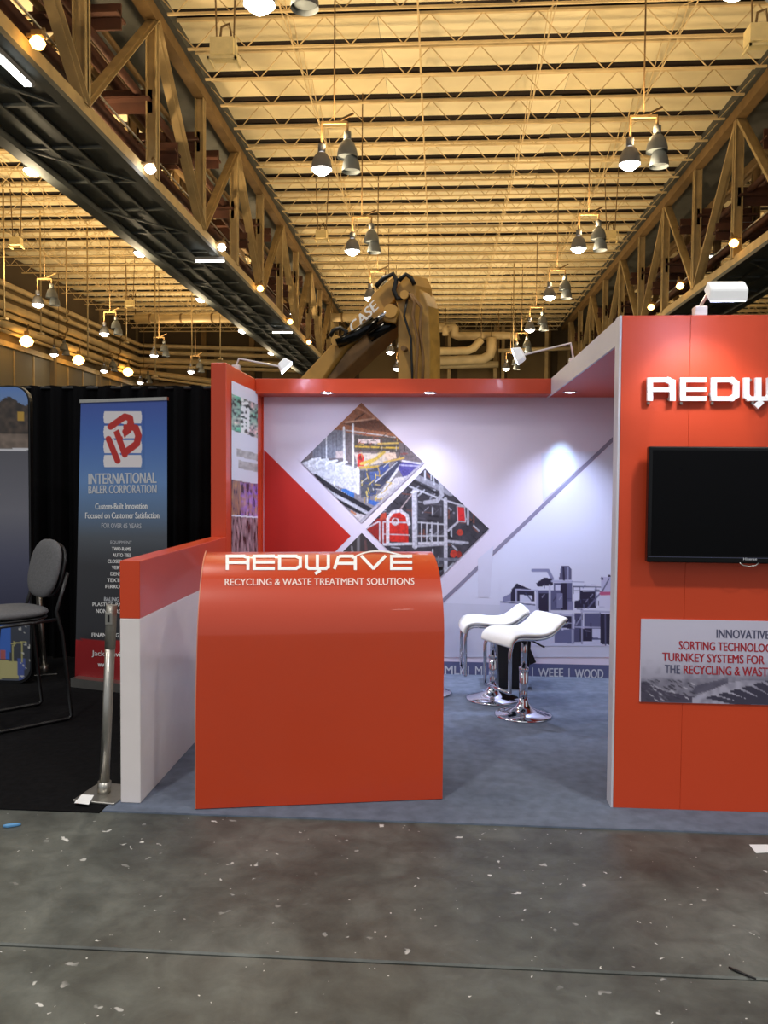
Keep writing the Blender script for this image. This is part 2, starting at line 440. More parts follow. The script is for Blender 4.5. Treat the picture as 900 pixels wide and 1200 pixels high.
wr = MB().box((XWR, Y0, 0), (XWR + .3, YF, 15)).build('wall_right', WALLM); tag(wr, kind='structure')

# ceiling: dark deck, cream panels between the gaps, open web joists
ce = MB().box((XW, Y0, DK + .03), (XWR, YF, DK + .4)).build('ceiling', DECK); tag(ce, kind='structure')
SP = 1.69; ys = [18.9 - SP * 9 + SP * k for k in range(38)]
ys = [y for y in ys if Y0 < y < YF - 1]
bays = [(XL + .1, XR - .1), (XW + .1, XL2 - .1), (XR2 + .1, XWR - .1)]
def zigzag(x0, x1, n):
    b = MB(); zb, zt = -.8, -.02
    b.bar((x0 + .5, 0, zb), (x1 - .5, 0, zb), .07, .055); b.bar((x0, 0, zt), (x1, 0, zt), .09, .07)
    L = (x1 - x0) / n
    for k in range(n):
        xa = x0 + L * k
        b.bar((xa, 0, zt), (xa + L / 2, 0, zb), .024); b.bar((xa + L / 2, 0, zb), (xa + L, 0, zt), .024)
    return b
pm, jm = {}, {}
for bi, (x0, x1) in enumerate(bays):
    nseg = max(3, round((x1 - x0) / 5.7))
    for k, y in enumerate(ys):
        if bi and y < 10: continue
        if bi == 2 and y < 25: continue
        for sgi in range(nseg):
            xa = x0 + (x1 - x0) * sgi / nseg; xb = x0 + (x1 - x0) * (sgi + 1) / nseg - .012
            key = (bi, sgi)
            if key not in pm:
                o = MB().box((xa, .225, -.02), (xb, SP - .215, 0)).build('ceiling_panel', PANEL if (sgi + bi) % 2 else PANEL2, ce); pm[key] = o
            else:
                o = pm[key].copy(); C.objects.link(o)
            o.location = (0, y, DK + R.uniform(-.015, .015))
        if bi not in jm:
            o = zigzag(x0, x1, round((x1 - x0) / 1.45)).build('roof_joist', JOIST, ce); jm[bi] = o
        else:
            o = jm[bi].copy(); C.objects.link(o)
        o.location = (0, y + .2, DK - .06)
for bi, (x0, x1) in enumerate(bays):
    n = round((x1 - x0) / 3.4)
    for i in range(1, n):
        x = x0 + (x1 - x0) * i / n; b = MB()
        for k in range(len(ys) - 1):
            y = ys[k] + .2
            if bi and y < 25: continue
            if y < 12: continue
            b.bar((x, y, DK - .85), (x, y + SP, DK - .1), .022); b.bar((x, y, DK - .1), (x, y + SP, DK - .85), .022)
            b.bar((x, y, DK - .87), (x, y + SP, DK - .87), .022)
        if b.v: b.build('sway_brace', JOIST, ce)

# box trusses with a catwalk below
def box_truss(xa, xb, zb, ytop, label):
    """xa: plane that faces the middle of the hall; ytop: Y of one top node"""
    t = thing('box_truss', label, 'roof truss', ((xa + xb) / 2, 30, 0), group=None)
    P = lambda mb, name, m: child(mb.build(name, m), t)
    ya, yb = 9.5, YF - .1
    sgn = 1 if xb > xa else -1
    for X in (xa, xb):
        P(MB().box((X - .16, ya, TOPZ - .18), (X + .16, yb, TOPZ + .18)), 'top_chord', TAND)
        P(MB().box((X - .10, ya, zb - .02), (X + .10, yb, zb + .26)), 'bottom_chord', TAN)
    P(MB().box((xa - sgn * .30, ya, TOPZ + .2), (xb + sgn * .3, yb, TOPZ + .62)), 'top_cover', DARK)
    k0 = -3
    for k in range(k0, 7):
        yn = ytop + 8.6 * k
        for X, mm_ in ((xa, TAN), (xb, TAND)):
            for (p, q, w_) in (((X, yn, TOPZ - .1), (X, yn - 4.3, zb + .2), .22), ((X, yn, TOPZ - .1), (X, yn + 4.3, zb + .2), .22)):
                if p[1] > ya and p[1] < yb and ya < q[1] < yb:
                    P(MB().bar(p, q, .10, w_, upv=(1, 0, 0)).bar((p[0] + .08, p[1], p[2]), (q[0] + .08, q[1], q[2]), .02, w_ + .04, upv=(1, 0, 0)), 'diagonal', mm_)
            for yv in (yn, yn + 4.3):
                if ya < yv < yb:
                    P(MB().box((X - .14, yv - .03, zb + .2), (X + .14, yv + .03, TOPZ - .1)).box((X - .14, yv - .13, zb + .2), (X - .11, yv + .13, TOPZ - .1)).box((X + .11, yv - .13, zb + .2), (X + .14, yv + .13, TOPZ - .1)), 'post', mm_)
        for yv, zz in ((yn, zb + 2.2), (yn + 4.3, zb + 2.9), (yn + 2.1, zb + 1.7), (yn - 2.1, zb + 3.2)):
            if ya < yv < yb:
                P(MB().box((min(xa, xb), yv - .28, zz - .03), (max(xa, xb), yv + .28, zz + .03)).box((min(xa, xb), yv - .03, zz - .3), (max(xa, xb), yv + .03, zz + .3)), 'cross_beam', RUST)
    xm = (xa + xb) / 2
    for dx, zz, r_ in ((.35, 1.3, .13), (.7, 2.4, .1), (-.1, 2.9, .16), (-.5, 1.9, .12), (-.75, 3.4, .15), (.1, 3.6, .08)):
        P(MB().tube([(xm + sgn * -dx, ya, zb + zz), (xm + sgn * -dx, yb, zb + zz)], r_, 8), 'pipe', RUST if zz < 3 else TAND)
    # catwalk sheet under the truss with ribs and edge beams
    lo, hi = min(xa, xb), max(xa, xb)
    P(MB().box((lo + .1, ya, zb - .02), (hi - .1, yb, zb + .03)), 'catwalk_sheet', GRATE)
    P(MB().box((xb - .16, ya, zb - .22), (xb + .16, yb, zb - .02)), 'edge_beam', DARK)
    P(MB().box((xa - .12, ya, zb - .14), (xa + .12, yb, zb - .02)), 'edge_beam', DARK)
    for dx in (.7, 1.3): P(MB().box((lo + dx, ya, zb - .10), (lo + dx + .07, yb, zb - .02)), 'stringer', DARK)
    RB = mat('grey catwalk rib', (88, 92, 90), .6, var=.15)
    y = ya + .5; i = 0
    while y < yb - 3:
        P(MB().box((lo + .12, y, zb - .08), (hi - .12, y + .07, zb - .02)), 'rib', RB)
        if i % 2 == 0: P(MB().bar((lo + .15, y, zb - .10), (hi - .15, y + 2.1, zb - .10), .06, .04), 'brace', RB)
        y += 2.15; i += 1
    # handrail inside
    P(MB().tube([(xa - sgn * -.25, ya, zb + 1.1), (xa - sgn * -.25, yb, zb + 1.1)], .025, 6), 'handrail', STEEL)
    return t
tl_ = box_truss(XL, XL2, ZB, 21.4, 'brown box truss with dark catwalk underneath, on the left side of hall')
tr_ = box_truss(XR, XR2, ZBR, 28.0, 'brown box truss with dark catwalk underneath, on the right above the orange tower')

# pendant lamp pairs
def make_pendant():
    t = thing('pendant_lamp', 'x', 'lamp')
    child(MB().tube([(.3, 0, 1.15), (.3, 0, DK - HZ)], .02, 6).build('stem', TAND), t)
    child(MB().bar((-.02, 0, 1.1), (.62, 0, 1.1), .06).bar((.3, 0, 1.1), (.75, .1, 1.35), .05).bar((0, 0, 1.1), (0, 0, .55), .05).bar((.62, 0, 1.1), (.62, 0, .75), .05).build('crossbar', TAND), t)
    prof = [(.05, .40), (.11, .385), (.17, .32), (.22, .2), (.245, .09), (.25, 0)]
    h = child(MB().lathe([(.03, .62), (.09, .6), (.09, .42)], n=12).lathe(prof, n=18, close=False).build('reflector', HOOD), t)
    o = MB().lathe([(0.005, -.13), (.10, -.115), (.19, -.05), (.238, .03), (.005, .06)], n=16).build('bulb', BULB); o.parent = h; tag(o, 'lit white bulb')
    child(MB().lathe([(r, z + .28) for r, z in prof], (.62, 0, 0), n=18, close=False).lathe([(.03, .9), (.09, .88), (.09, .7)], (.62, 0, 0), n=12).lathe([(.005, .33), (.24, .34)], (.62, 0, 0), n=18, close=False).build('reflector', mat('dark unlit hood', (104, 108, 110), .5, var=.05)), t)
    child(MB().lathe([(r * .9, z - .02) for r, z in prof], (.70, .1, 0), n=18, close=False).lathe([(.005, .05), (.2, .06)], (.70, .1, 0), n=18, close=False).build('reflector', mat('dark unlit hood', (104, 108, 110), .5, var=.05)), t)
    return t
pend = make_pendant(); first = True
rank = ['nearest', 'second', 'third', 'fourth', 'fifth', 'sixth', 'farthest']
rows = [(-2.88, [13.1, 20.0, 27.1, 34.1, 41.3, 48.4, 55.6], 'in the middle bay row over the counter'),
        (4.38, [13.1, 20.0, 27.1, 34.1, 41.3, 48.4, 55.6], 'in the middle bay row beside the right truss'),
        (-10.76, [21.5, 29.4, 37.0, 44.9, 52.8], 'in the row hanging along the left catwalk edge'),
        (-17.3, [34.9, 42.0, 49.5, 57.0], 'in the middle row of the left bay'),
        (-23.3, [49.0, 56.5, 63.5], 'in the row along the left hall wall')]
for X, Ys, where in rows:
    for i, y in enumerate(Ys):
        o = pend if first else copy_tree(pend); first = False
        if X == -10.76:
            for c_ in o.children:
                if c_.name.startswith('stem'): c_.scale.z = (DK - 9.69) / (DK - HZ)
        o.location = (X, y, 9.69 if X == -10.76 else HZ); rk = 'farthest' if i == len(Ys) - 1 else rank[i]
        tag(o, f'pendant lamp pair, one head lit, {rk} {where}', 'lamp', 'pendant lamps hanging from the roof')

# small warm and strip lights on trusses and wall
def small_lamp(name, loc, label, grp, warm=True, size=.16, to=None):
    t = thing(name, label, 'lamp', loc, group=grp)
    b = MB().lathe([(.005, -.9 * size), (.7 * size, -.6 * size), (size, 0), (.7 * size, .5 * size), (.3 * size, .8 * size)], n=12)
    child(MB().add([Vector(v) + Vector(loc) for v in b.v], b.f, True).build('bulb', BULBW if warm else BULB), t)
    child(MB().bar(Vector(loc) + Vector((0, 0, size * .6)), Vector(loc) + Vector((0, .25, size * 2.6)), .06).box(tuple(Vector(loc) + Vector((-.1, -.05, size * .8))), tuple(Vector(loc) + Vector((.1, .12, size * 1.5)))).build('bracket', TAND), t)
    if to is not None: child(MB().bar(Vector(loc) + Vector((0, .05, size * 1.1)), (to, loc[1] + .05, loc[2] + size * 1.1), .06).build('arm', TAND), t)
    return t
WH = ['nearest', 'second', 'third', 'fourth', 'fifth', 'farthest']
for i, (px, py) in enumerate(((44, 50), (176, 198), (260, 290), (305, 338), (340, 377), (362, 401))):
    p = onX(px, py, XL + .34)
    small_lamp('bulkhead_lamp', p, f'warm bulkhead lamp on the inner face of the left truss, {WH[i]} of its row', 'bulkhead lamps on the left truss', i not in (1, 2), .14, XL + .12)
for i, (px, py) in enumerate(((860, 285), (797, 335), (763, 360))):
    p = onX(px, py, XR - .34)
    small_lamp('bulkhead_lamp', p, f'warm bulkhead lamp on the right truss, {["nearest", "middle", "farthest"][i]} of three', 'bulkhead lamps on the right truss', True, .15, XR - .12)
for i, (px, py) in enumerate(((31, 400), (92, 422), (150, 436))):
    p = onX(px, py, XW + 1.25)
    small_lamp('wall_lamp', p, f'glowing orange wall lamp on the left hall wall, {["nearest", "middle", "farthest"][i]} of three', 'orange wall lamps', True, .38)
def strip(loc, label, grp, L=.9, ax='x'):
    x, y, z = loc; t = thing('strip_light', label, 'lamp', loc, group=grp); h = L / 2
    e = (h, .07) if ax == 'x' else (.07, h)
    child(MB().box((x - e[0], y - e[1], z), (x + e[0], y + e[1], z + .1)).build('housing', HOOD), t)
    child(MB().box((x - e[0] * .95, y - e[1] * .8, z - .05), (x + e[0] * .95, y + e[1] * .8, z)).build('tube', TUBE), t)
    return t
for i, (px, py) in enumerate(((158, 187), (210, 243), (251, 287), (284, 319), (313, 345), (332, 368))):
    strip(onX(px, py, -8.9), f'short strip light inside the left truss, {WH[i]} of its row', 'strip lights inside the left truss')
for i, (px, py) in enumerate(((878, 264), (831, 300), (790, 331))):
    strip(onX(px, py, XR + 1.2), f'short strip light inside the right truss, {["nearest", "middle", "farthest"][i]} of three', 'strip lights inside the right truss')
strip(onZ(16, 82, ZB - .25), 'long bright tube light under the left catwalk at the frame edge', 'lights under the left catwalk', 1.3, 'y')
strip(onZ(246, 305, ZB - .25), 'bright tube light under the left catwalk, halfway along it', 'lights under the left catwalk', 1.0, 'x')
strip(onZ(331, 389, ZB - .25), 'bright tube light under the left catwalk, far down the hall', 'lights under the left catwalk', 1.0, 'x')

# cream heater boxes under the roof
def heater(px, py, Y, label, s=1.0):
    s *= .66
    p = onY(px, py, Y); t = thing('unit_heater', label, 'heater', p, group='cream box heaters under the roof')
    q = lambda a, b: (tuple(Vector(a) * s + p), tuple(Vector(b) * s + p))
    child(MB().box(*q((-.45, -.3, -.28), (.3, .3, .25))).build('casing', CREAMF), t)
    child(MB().box(*q((-.5, -.42, -.48), (.42, -.36, -.40))).box(*q((-.5, -.42, -.48), (-.44, .3, -.4))).box(*q((.36, -.42, -.48), (.42, .3, -.4))).box(*q((.36, -.36, -.48), (.42, -.3, .25))).build('guard_frame', CREAMF), t)
    child(MB().tube([p + Vector((-.2, 0, .25)) * s, p + Vector((-.15, 0, .7)) * s, p + Vector((.1, 0, .8)) * s, p + Vector((.2, 0, .25)) * s], .04 * s, 6).bar(p + Vector((-.3, 0, .25)) * s, Vector((p.x - .3, p.y, DK + .026)), .03).bar(p + Vector((.25, 0, .25)) * s, Vector((p.x + .25, p.y, DK + .026)), .03).build('hanger', TAND), t)
heater(265, 58, 17.5, 'cream box heater hanging nearest, beside the left truss')
heater(893, 42, 17.5, 'cream box heater at the right frame edge')
heater(378, 275, 34, 'cream box heater beside the left truss, further back', .9)
heater(716, 276, 34, 'cream box heater beside the right truss, further back', .9)
heater(20, 283, 34, 'cream box heater in the left bay at the left frame edge', .9)
heater(153, 355, 46, 'cream box heater in the left bay above the pipes', .9)

# pipes
def pipe(label, pts, r, grp='pipes on the left hall wall', m=PIPE, collars=0):
    p0 = Vector(pts[0]); t = thing('pipe_run', label, 'pipe', p0, group=grp)
    child(MB().tube(pts, r, 12).build('pipe', m), t)
    if 'left hall wall' not in grp:
        for q in (pts[0], pts[-1]):
            q = Vector(q); child(MB().tube([q, (q.x, q.y, DK + .026)], .03, 6).build('hanger_rod', TAND), t)
    if collars:
        a, b = Vector(pts[0]), Vector(pts[1])
        for k in range(collars):
            c = a.lerp(b, (k + .5) / collars); d = (b - a).normalized() * .06
            child(MB().tube([c - d, c + d], r * 1.12, 12).build('collar', TAND), t)
    return t
for i, (py, r_) in enumerate(((330, .16), (342, .16), (356, .24), (366, .14), (378, .22), (386, .10))):
    p = onX(0, py, XW + .6); z = p.z
    pipe(f'cream wall pipe along the left hall wall, {["topmost", "second from top", "third from top", "fourth from top", "fifth from top", "lowest and thinnest"][i]}',
         [(XW + .6, 12, z), (XW + .6, YF - 1.0 - .2 * i, z), (XW + 1.4, YF - .8 - .1 * i, z), (-11, YF - .8 - .1 * i, z - (1.6 if i > 3 else .4))], r_, collars=6)
z = onY(180, 373, 55).z
pipe('long straight cream duct crossing the hall under the roof', [(-20.5, 55, z), (-9.95, 55, z)], .28, 'duct', collars=5)
pipe('short cream duct piece right of the left truss beside the excavator boom', [(-7.2, 55, z), (-4.4, 55, z)], .28, 'duct', collars=2)
z = onY(560, 393, 62).z
def fp(px, py, Y=61): return onY(px, py, Y)
pipe('cream duct with risers on the far wall beside the excavator', [fp(500, 384), fp(531, 384), fp(533, 386), fp(533, 392), fp(538, 394), fp(603, 393), fp(604, 399)], .34, 'far wall ducts')
pipe('upright cream riser pipe on the far wall', [fp(522, 382, 60.2), fp(522, 393, 60.2)], .22, 'far wall ducts')
pipe('cream duct dropping and bending on the far wall', [fp(500, 424, 60.1), fp(566, 421, 60.1), fp(574, 416, 60.1), fp(576, 409, 60.1), fp(576, 396, 60.1)], .36, 'far wall ducts')
pipe('slanting cream duct on the far wall', [fp(500, 412, 59.2), fp(548, 411, 59.2), fp(555, 408, 59.2), fp(564, 398, 59.2)], .28, 'far wall ducts')
pipe('lowest straight cream duct on the far wall', [fp(500, 429), fp(584, 427)], .25, 'far wall ducts')
pipe('thin horizontal pipe on the far wall toward the right', [fp(584, 411), fp(680, 408)], .14, 'far wall ducts')
for i, px in enumerate((527, 581, 590, 641)):
    a = fp(px, 370, 63); child
    tag(MB().box((a.x - .12, 62.9, 0), (a.x + .12, 63.2, 13.2)).build('wall_column', TAN), ['slim tan column between the risers on far wall', 'slim tan column at far wall, left of a close pair', 'slim tan column at far wall, right of a close pair', 'slim tan column at far wall near the right truss'][i], 'column', 'far wall columns')
# hanging rods in the left bay and the middle
for i, (px, py, Y) in enumerate(((48, 390, 38), (78, 372, 42), (103, 420, 40), (148, 400, 47), (182, 440, 46), (225, 430, 50), (258, 420, 48), (5, 372, 34), (601, 412, 48))):
    p = onY(px, py, Y)
    tag(MB().tube([p, (p.x, p.y, DK - .03)], .035, 6).box(tuple(p - Vector((.12, .12, .1))), tuple(p + Vector((.12, .12, 0)))).build('drop_rod', TAN), 'thin tan drop rod ' + ['in the left bay, between first and second lamp pair', 'in the left bay under the nearest wall corner', 'ending low over the orange wall lamps', 'in the middle of the left bay', 'in the left bay before the pipe corner', 'in the left bay at the far wall', 'rightmost in the left bay, by the catwalk', 'at the left frame edge', 'over the middle bay above the arm floodlight'][i], 'rod', 'drop rods')

# ============================================================ EXCAVATOR
ex = thing('excavator', 'ochre excavator rearing its boom behind the booth back wall', 'excavator', tuple(onY(400, 600, 15).xy) + (0,))
EY = 15.0; eb = lambda px, py: onY(px, py, EY)
EXT = Vector((.26, .42, 0))
def ex_part(name, poly, m, ext=EXT, off=Vector((0, 0, 0)), bv=.015):
    o = recalc(MB().prism([eb(*p) + off for p in poly], ext).build(name, m)); child(o, ex); bevel(o, bv, 1); return o
boom = ex_part('boom', [(300, 520), (352, 443), (387, 405), (406, 386), (438, 343), (460, 324), (464, 332), (463, 350), (437, 379), (411, 397), (400, 412), (375, 448), (325, 535)], CATY)
tag(ex_part('boom_underside', [(404, 410), (437, 382), (461, 352), (466, 372), (436, 402), (382, 452), (335, 535), (327, 533), (376, 449)], CATD, ext=Vector((.24, .38, 0)), off=Vector((.03, .06, 0))), 'shaded lower box of the boom')  # same boom, its underside shade put into the browner colour
stick = ex_part('stick', [(466, 520), (466, 362), (461, 345), (472, 324), (481, 322), (487, 335), (487, 520)], CATY, ext=Vector((.30, .3, 0)), off=Vector((.0, -.05, 0)))
ex_part('stick_plate', [(484, 334), (492, 342), (498, 358), (500, 400), (500, 520), (486, 520), (486, 350)], mat('pale ochre', (178, 138, 66), .4, var=.25, scale=4), ext=Vector((.2, .3, 0)), off=Vector((.05, .02, 0)))
def ex_tube(name, pts, r, m, dy=0., lab=None):
    o = child(MB().tube([eb(*p) + Vector((0, dy, 0)) for p in pts], r, 10).build(name, m), ex)
    if lab: o['label'] = lab
    return o
ex_tube('cylinder', [(396, 404), (418, 394), (440, 378)], .10, GLOSSB, -.14)
ex_tube('cylinder_rod', [(440, 378), (462, 362)], .045, CHROME, -.14)
ex_tube('cylinder', [(432, 395), (448, 384), (461, 376)], .11, GLOSSB, .1)
ex_tube('hose', [(388, 396), (392, 389), (400, 386), (407, 390), (404, 397)], .04, BLACK, -.16)
ex_tube('hose', [(441, 338), (450, 328), (461, 323), (465, 330), (462, 342), (466, 352), (475, 350), (482, 346)], .045, BLACK, -.12)
ex_tube('hose', [(468, 331), (476, 324), (482, 328), (486, 336)], .04, BLACK, -.15)
ex_tube('hose', [(480, 346), (486, 356), (484, 372), (490, 400), (488, 440), (489, 500)], .03, CATD, -.16)
ex_tube('hose', [(482, 346), (494, 362), (492, 388), (496, 420), (494, 500)], .03, CATD, -.12)
ex_tube('hose', [(478, 350), (474, 372), (482, 398), (483, 430), (485, 500)], .022, BLACK, -.14)
for (px, py, r_) in ((458, 367, 8), (474, 348, 5), (395, 401, 6), (473, 410, 3)):
    c = eb(px, py); rr = r_ * 15 / F
    child(MB().tube([c + Vector((0, -.2, 0)), c + Vector((.1, .25, 0))], rr, 16).build('pivot_pin', CATY if r_ > 4 else CATD), ex)
ex_part('hose_clamp', [(446, 372), (462, 358), (468, 366), (464, 380), (452, 378)], CATY, ext=Vector((0, .1, 0)), off=Vector((0, -.12, 0)))
text('lettering', 'CASE', ((408, 381), (438, 351), (444, 361), (414, 392)), lambda a, b: onY(a, b, EY - .02), LETTER, ex, Vector((0, -.01, 0)), .03, 'white painted capitals on the boom')
# hidden lower works carry the boom
cx = ex.location.x
child(MB().box((cx - 2.6, 14.2, 1.0), (cx - .3, 16.6, 1.9)).box((cx - 2.6, 14.4, 1.9), (cx - 1.6, 16.4, 2.3)).build('house', CATY), ex)
for yy in (14.0, 16.2):
    pr = [(cx - 2.8, yy, .3), (cx - 2.5, yy, 0), (cx + .5, yy, 0), (cx + .9, yy, .3), (cx + .8, yy, .7), (cx + .3, yy, .95), (cx - 2.4, yy, .95), (cx - 2.8, yy, .65)]
    child(recalc(MB().prism(pr, (0, .5, 0)).build('track', BLACK)), ex)
child(MB().box((cx - 1.8, 14.4, .4), (cx, 16.3, 1.0)).build('undercarriage', CATD), ex)
b0 = eb(470, 520)
child(recalc(MB().prism([b0 + Vector((-.1, 0, 0)), b0 + Vector((.5, 0, 0)), Vector((b0.x + .6, b0.y, .9)), Vector((b0.x + .2, b0.y, 0)), Vector((b0.x - .9, b0.y, .05)), Vector((b0.x - .9, b0.y, .9)), Vector((b0.x - .1, b0.y, 1.2))], (.3, .6, 0)).build('bucket', CATD)), ex)

# ============================================================ BOOTH
YB = onZ(615, 793, 0).y         # face of the back wall
YT = onZ(717, 948, 0).y         # face of the front tower
XT = onZ(717, 948, 0).x
H = 2.44
print('YB', YB, 'YT', YT, 'XT', XT, 'H tower', onY(725, 370, YT), 'H canopy', onY(450, 443, YB - .27))
XS = onY(299, 470, YB - .27).x   # inner face of the left side wall
ST = onX(265, 635, XS)           # front edge of side tower (px) at low wall's top
YS = 5.52
YS = onX(265, 640, XS).y
print('XS', XS, 'YS', YS, onX(265, 425, XS))
XR_ = 2.25

# carpets
ca = MB().box((-1.62, onZ(560, 967, 0).y, 0), (XR_ + .2, YB + .1, .008)).build('carpet', CARPET)
tag(ca, 'blue grey carpet covering the orange booth floor', 'carpet')
cb = MB().box((-6.5, onZ(60, 951, 0).y, 0), (-1.63, YB + .6, .006)).build('carpet', BCARPET)
tag(cb, 'black carpet in the neighbouring dark stand on the left', 'carpet')

# back wall
bw = thing('back_wall', 'white printed booth back wall with diamond photos and slate lettering band', 'booth wall', (0, YB + .05, 0))
xg = onY(309, 500, YB).x
child(MB().box((xg, YB, .008), (XR_, YB + .1, 2.32)).build('wall_panel', WPRINT), bw)
child(MB().box((XS, YB - .01, .008), (xg, YB + .1, 2.32)).build('corner_post', REDM), bw)
mB = lambda a, b: onY(a, b, YB)
o_ = lambda k: Vector((0, -.0015 * k, 0))
plate('print', [(309.5, 527), (411, 628), (350, 690), (309.5, 732)], mB, REDP, bw, o_(1), 'large red triangle')
plate('print', [(718, 512), (718, 518), (500, 725), (494, 725)], mB, STRIPE, bw, o_(1), 'thin grey diagonal stripe')
plate('print', [(718, 519), (718, 763), (500, 763), (500, 726)], mB, mat('cool pale print', (214, 214, 234), .45, var=.02, scale=1.2), bw, o_(1), 'cooler pale field below the diagonal')
plate('print', [(560, 655), (578, 640), (574, 700), (560, 700)], mB, FAINT, bw, o_(2), 'faint lavender shape')
plate('print', [(634, 531), (700, 529), (636, 588)], mB, FAINT, bw, o_(2), 'faint lavender shape')
band0 = onY(560, 776, YB).z
child(MB().add([Vector((xg, YB - .003, .008)), Vector((XR_, YB - .003, .008)), Vector((XR_, YB - .003, band0)), Vector((xg, YB - .003, band0))], [(0, 1, 2, 3)]).build('band', BAND), bw)
for s, q in (('MLF', (521, 780, 545, 790)), ('|', (548.5, 780, 549.5, 793)), ('M', (557, 780.5, 565, 791)), ('|', (623.4, 782, 624.6, 796)), ('WEEE', (630.5, 783, 660, 793)), ('|', (666.2, 783, 667.4, 797)), ('WOOD', (673.5, 784, 707, 795))):
    text('lettering', s, q, mB, LETTERP, bw, Vector((0, -.005, 0)), .015)

W_, D_ = (214, 212, 222), (52, 48, 56)
# --- diamond 1 (zoom 6x of 350,470)
rr = random.Random(3)
ops = [('poly', [(0, 430), (440, 0), (900, 430)], (112, 100, 104)),
       ('poly', [(200, 200), (440, 0), (760, 300), (400, 230)], (150, 92, 60)), ('poly', [(310, 160), (560, 120), (690, 230), (480, 200)], (98, 56, 38)),
       ('line', [(330, 150), (560, 120)], 12, (205, 160, 130)), ('line', [(330, 205), (680, 255)], 8, (200, 200, 205)), ('line', [(400, 130), (470, 80)], 8, (80, 46, 30)),
       ('line', [(350, 20), (440, 60), (560, 130)], 14, (190, 130, 100)),
       ('poly', [(100, 350), (250, 200), (330, 210), (330, 400), (100, 400)], (128, 128, 140))]
for k in range(9): ops.append(('line', [(110 + k * 26, 220 + abs(4 - k) * 4), (110 + k * 26, 400)], 4, (92, 92, 104)))
ops += [('poly', [(380, 240), (700, 260), (700, 360), (380, 350)], (78, 70, 66)),
        ('poly', [(420, 265), (570, 270), (570, 300), (420, 296)], (222, 200, 196)), ('line', [(400, 320), (700, 330)], 12, (206, 170, 60)),
        ('line', [(560, 300), (700, 295)], 12, (214, 180, 90)),
        ('poly', [(260, 350), (320, 350), (320, 400), (260, 400)], (200, 180, 178)),
        ('poly', [(20, 430), (150, 400), (430, 480), (430, 660), (380, 640), (250, 590), (110, 520)], (206, 206, 216)),
        ('line', [(20, 430), (120, 395), (430, 455)], 10, (90, 86, 92))]
for x in (75, 128, 195, 265): ops.append(('line', [(x, 455 + (x - 75) * .2), (x, 425 + (x - 75) * .16), (x + 20, 410 + (x - 75) * .14), (x + 75, 402 + (x - 75) * .14)], 15, (236, 236, 242)))
ops += [('line', [(195, 240), (195, 440)], 8, (230, 230, 235)), ('line', [(318, 185), (322, 440)], 15, (236, 236, 240)), ('line', [(382, 165), (382, 470)], 16, (236, 236, 240)),
        ('line', [(318, 455), (382, 470)], 15, (236, 236, 240)),
        ('poly', [(385, 360), (540, 370), (640, 350), (640, 420), (420, 470)], (204, 190, 180)),
        ('ell', 435, 405, 24, 36, (208, 48, 44)), ('poly', [(412, 410), (458, 410), (458, 460), (412, 460)], (208, 48, 44)), ('ell', 435, 400, 12, 16, (120, 30, 34)),
        ('line', [(440, 440), (540, 410), (600, 360)], 22, (204, 172, 72)), ('line', [(430, 470), (560, 460)], 16, (196, 160, 60)), ('poly', [(600, 370), (680, 360), (690, 400), (620, 420)], (226, 196, 176)),
        ('line', [(600, 430), (740, 400)], 12, (206, 168, 80)),
        ('poly', [(430, 490), (520, 480), (600, 440), (640, 440), (540, 660), (440, 680)], (70, 72, 84)),
        ('poly', [(500, 500), (560, 490), (570, 560), (510, 570)], (72, 92, 150)), ('poly', [(560, 470), (630, 440), (640, 470), (560, 530)], (60, 76, 140)),
        ('line', [(700, 440), (560, 600)], 46, (58, 60, 84)), ('line', [(716, 450), (560, 680)], 16, (216, 214, 224)), ('line', [(690, 430), (540, 570)], 8, (200, 200, 212)),
        ('poly', [(700, 470), (720, 430), (880, 440), (800, 500), (740, 545)], (74, 66, 140)), ('line', [(720, 450), (870, 460)], 12, (180, 176, 214)), ('line', [(730, 420), (880, 445)], 12, (220, 216, 224)),
        ('poly', [(680, 540), (800, 520), (620, 700), (560, 680)], (206, 200, 206))]
for k in range(46):
    x = rr.uniform(420, 620); y = rr.uniform(440, 690); a = rr.choice([(12, 40), (40, -34), (34, 4), (0, 34)])
    ops.append(('line', [(x, y), (x + a[0], y + a[1])], 6, rr.choice([(214, 186, 92), (40, 40, 46), (196, 160, 62), (210, 206, 200), (50, 70, 130)])))
for k in range(34):
    x = rr.uniform(400, 760); y = rr.uniform(240, 380); a = rr.choice([(0, 34), (34, 4), (24, -20)])
    ops.append(('line', [(x, y), (x + a[0], y + a[1])], 5, rr.choice([(46, 42, 42), (206, 176, 96), (190, 180, 176), (60, 54, 52), (150, 60, 50)])))
ops += [('line', [(250, 560), (250, 620)], 10, (235, 235, 240)), ('line', [(415, 470), (418, 650)], 16, (232, 232, 238)), ('poly', [(300, 620), (330, 615), (392, 650), (390, 690), (300, 655)], (54, 110, 190)),
        ('poly', [(110, 520), (250, 600), (520, 760), (480, 800), (270, 690)], (200, 200, 212)),
        ('line', [(120, 530), (250, 625), (520, 775)], 34, (28, 26, 36)), ('line', [(260, 690), (480, 810)], 22, (30, 28, 36)), ('line', [(330, 690), (500, 790)], 8, (170, 170, 184)),
        ('poly', [(492, 690), (585, 715), (560, 745), (490, 720)], (54, 96, 176)), ('poly', [(300, 760), (500, 810), (440, 870)], (208, 200, 206)), ('line', [(370, 775), (400, 795)], 12, (200, 120, 80)),
        ('line', [(430, 850), (880, 430)], 18, (176, 170, 184)), ('grain', 9, .2, (30, 28, 34), 3), ('grain', 7, .1, (235, 235, 235), 8)]
T1 = (350, 470, 6.)
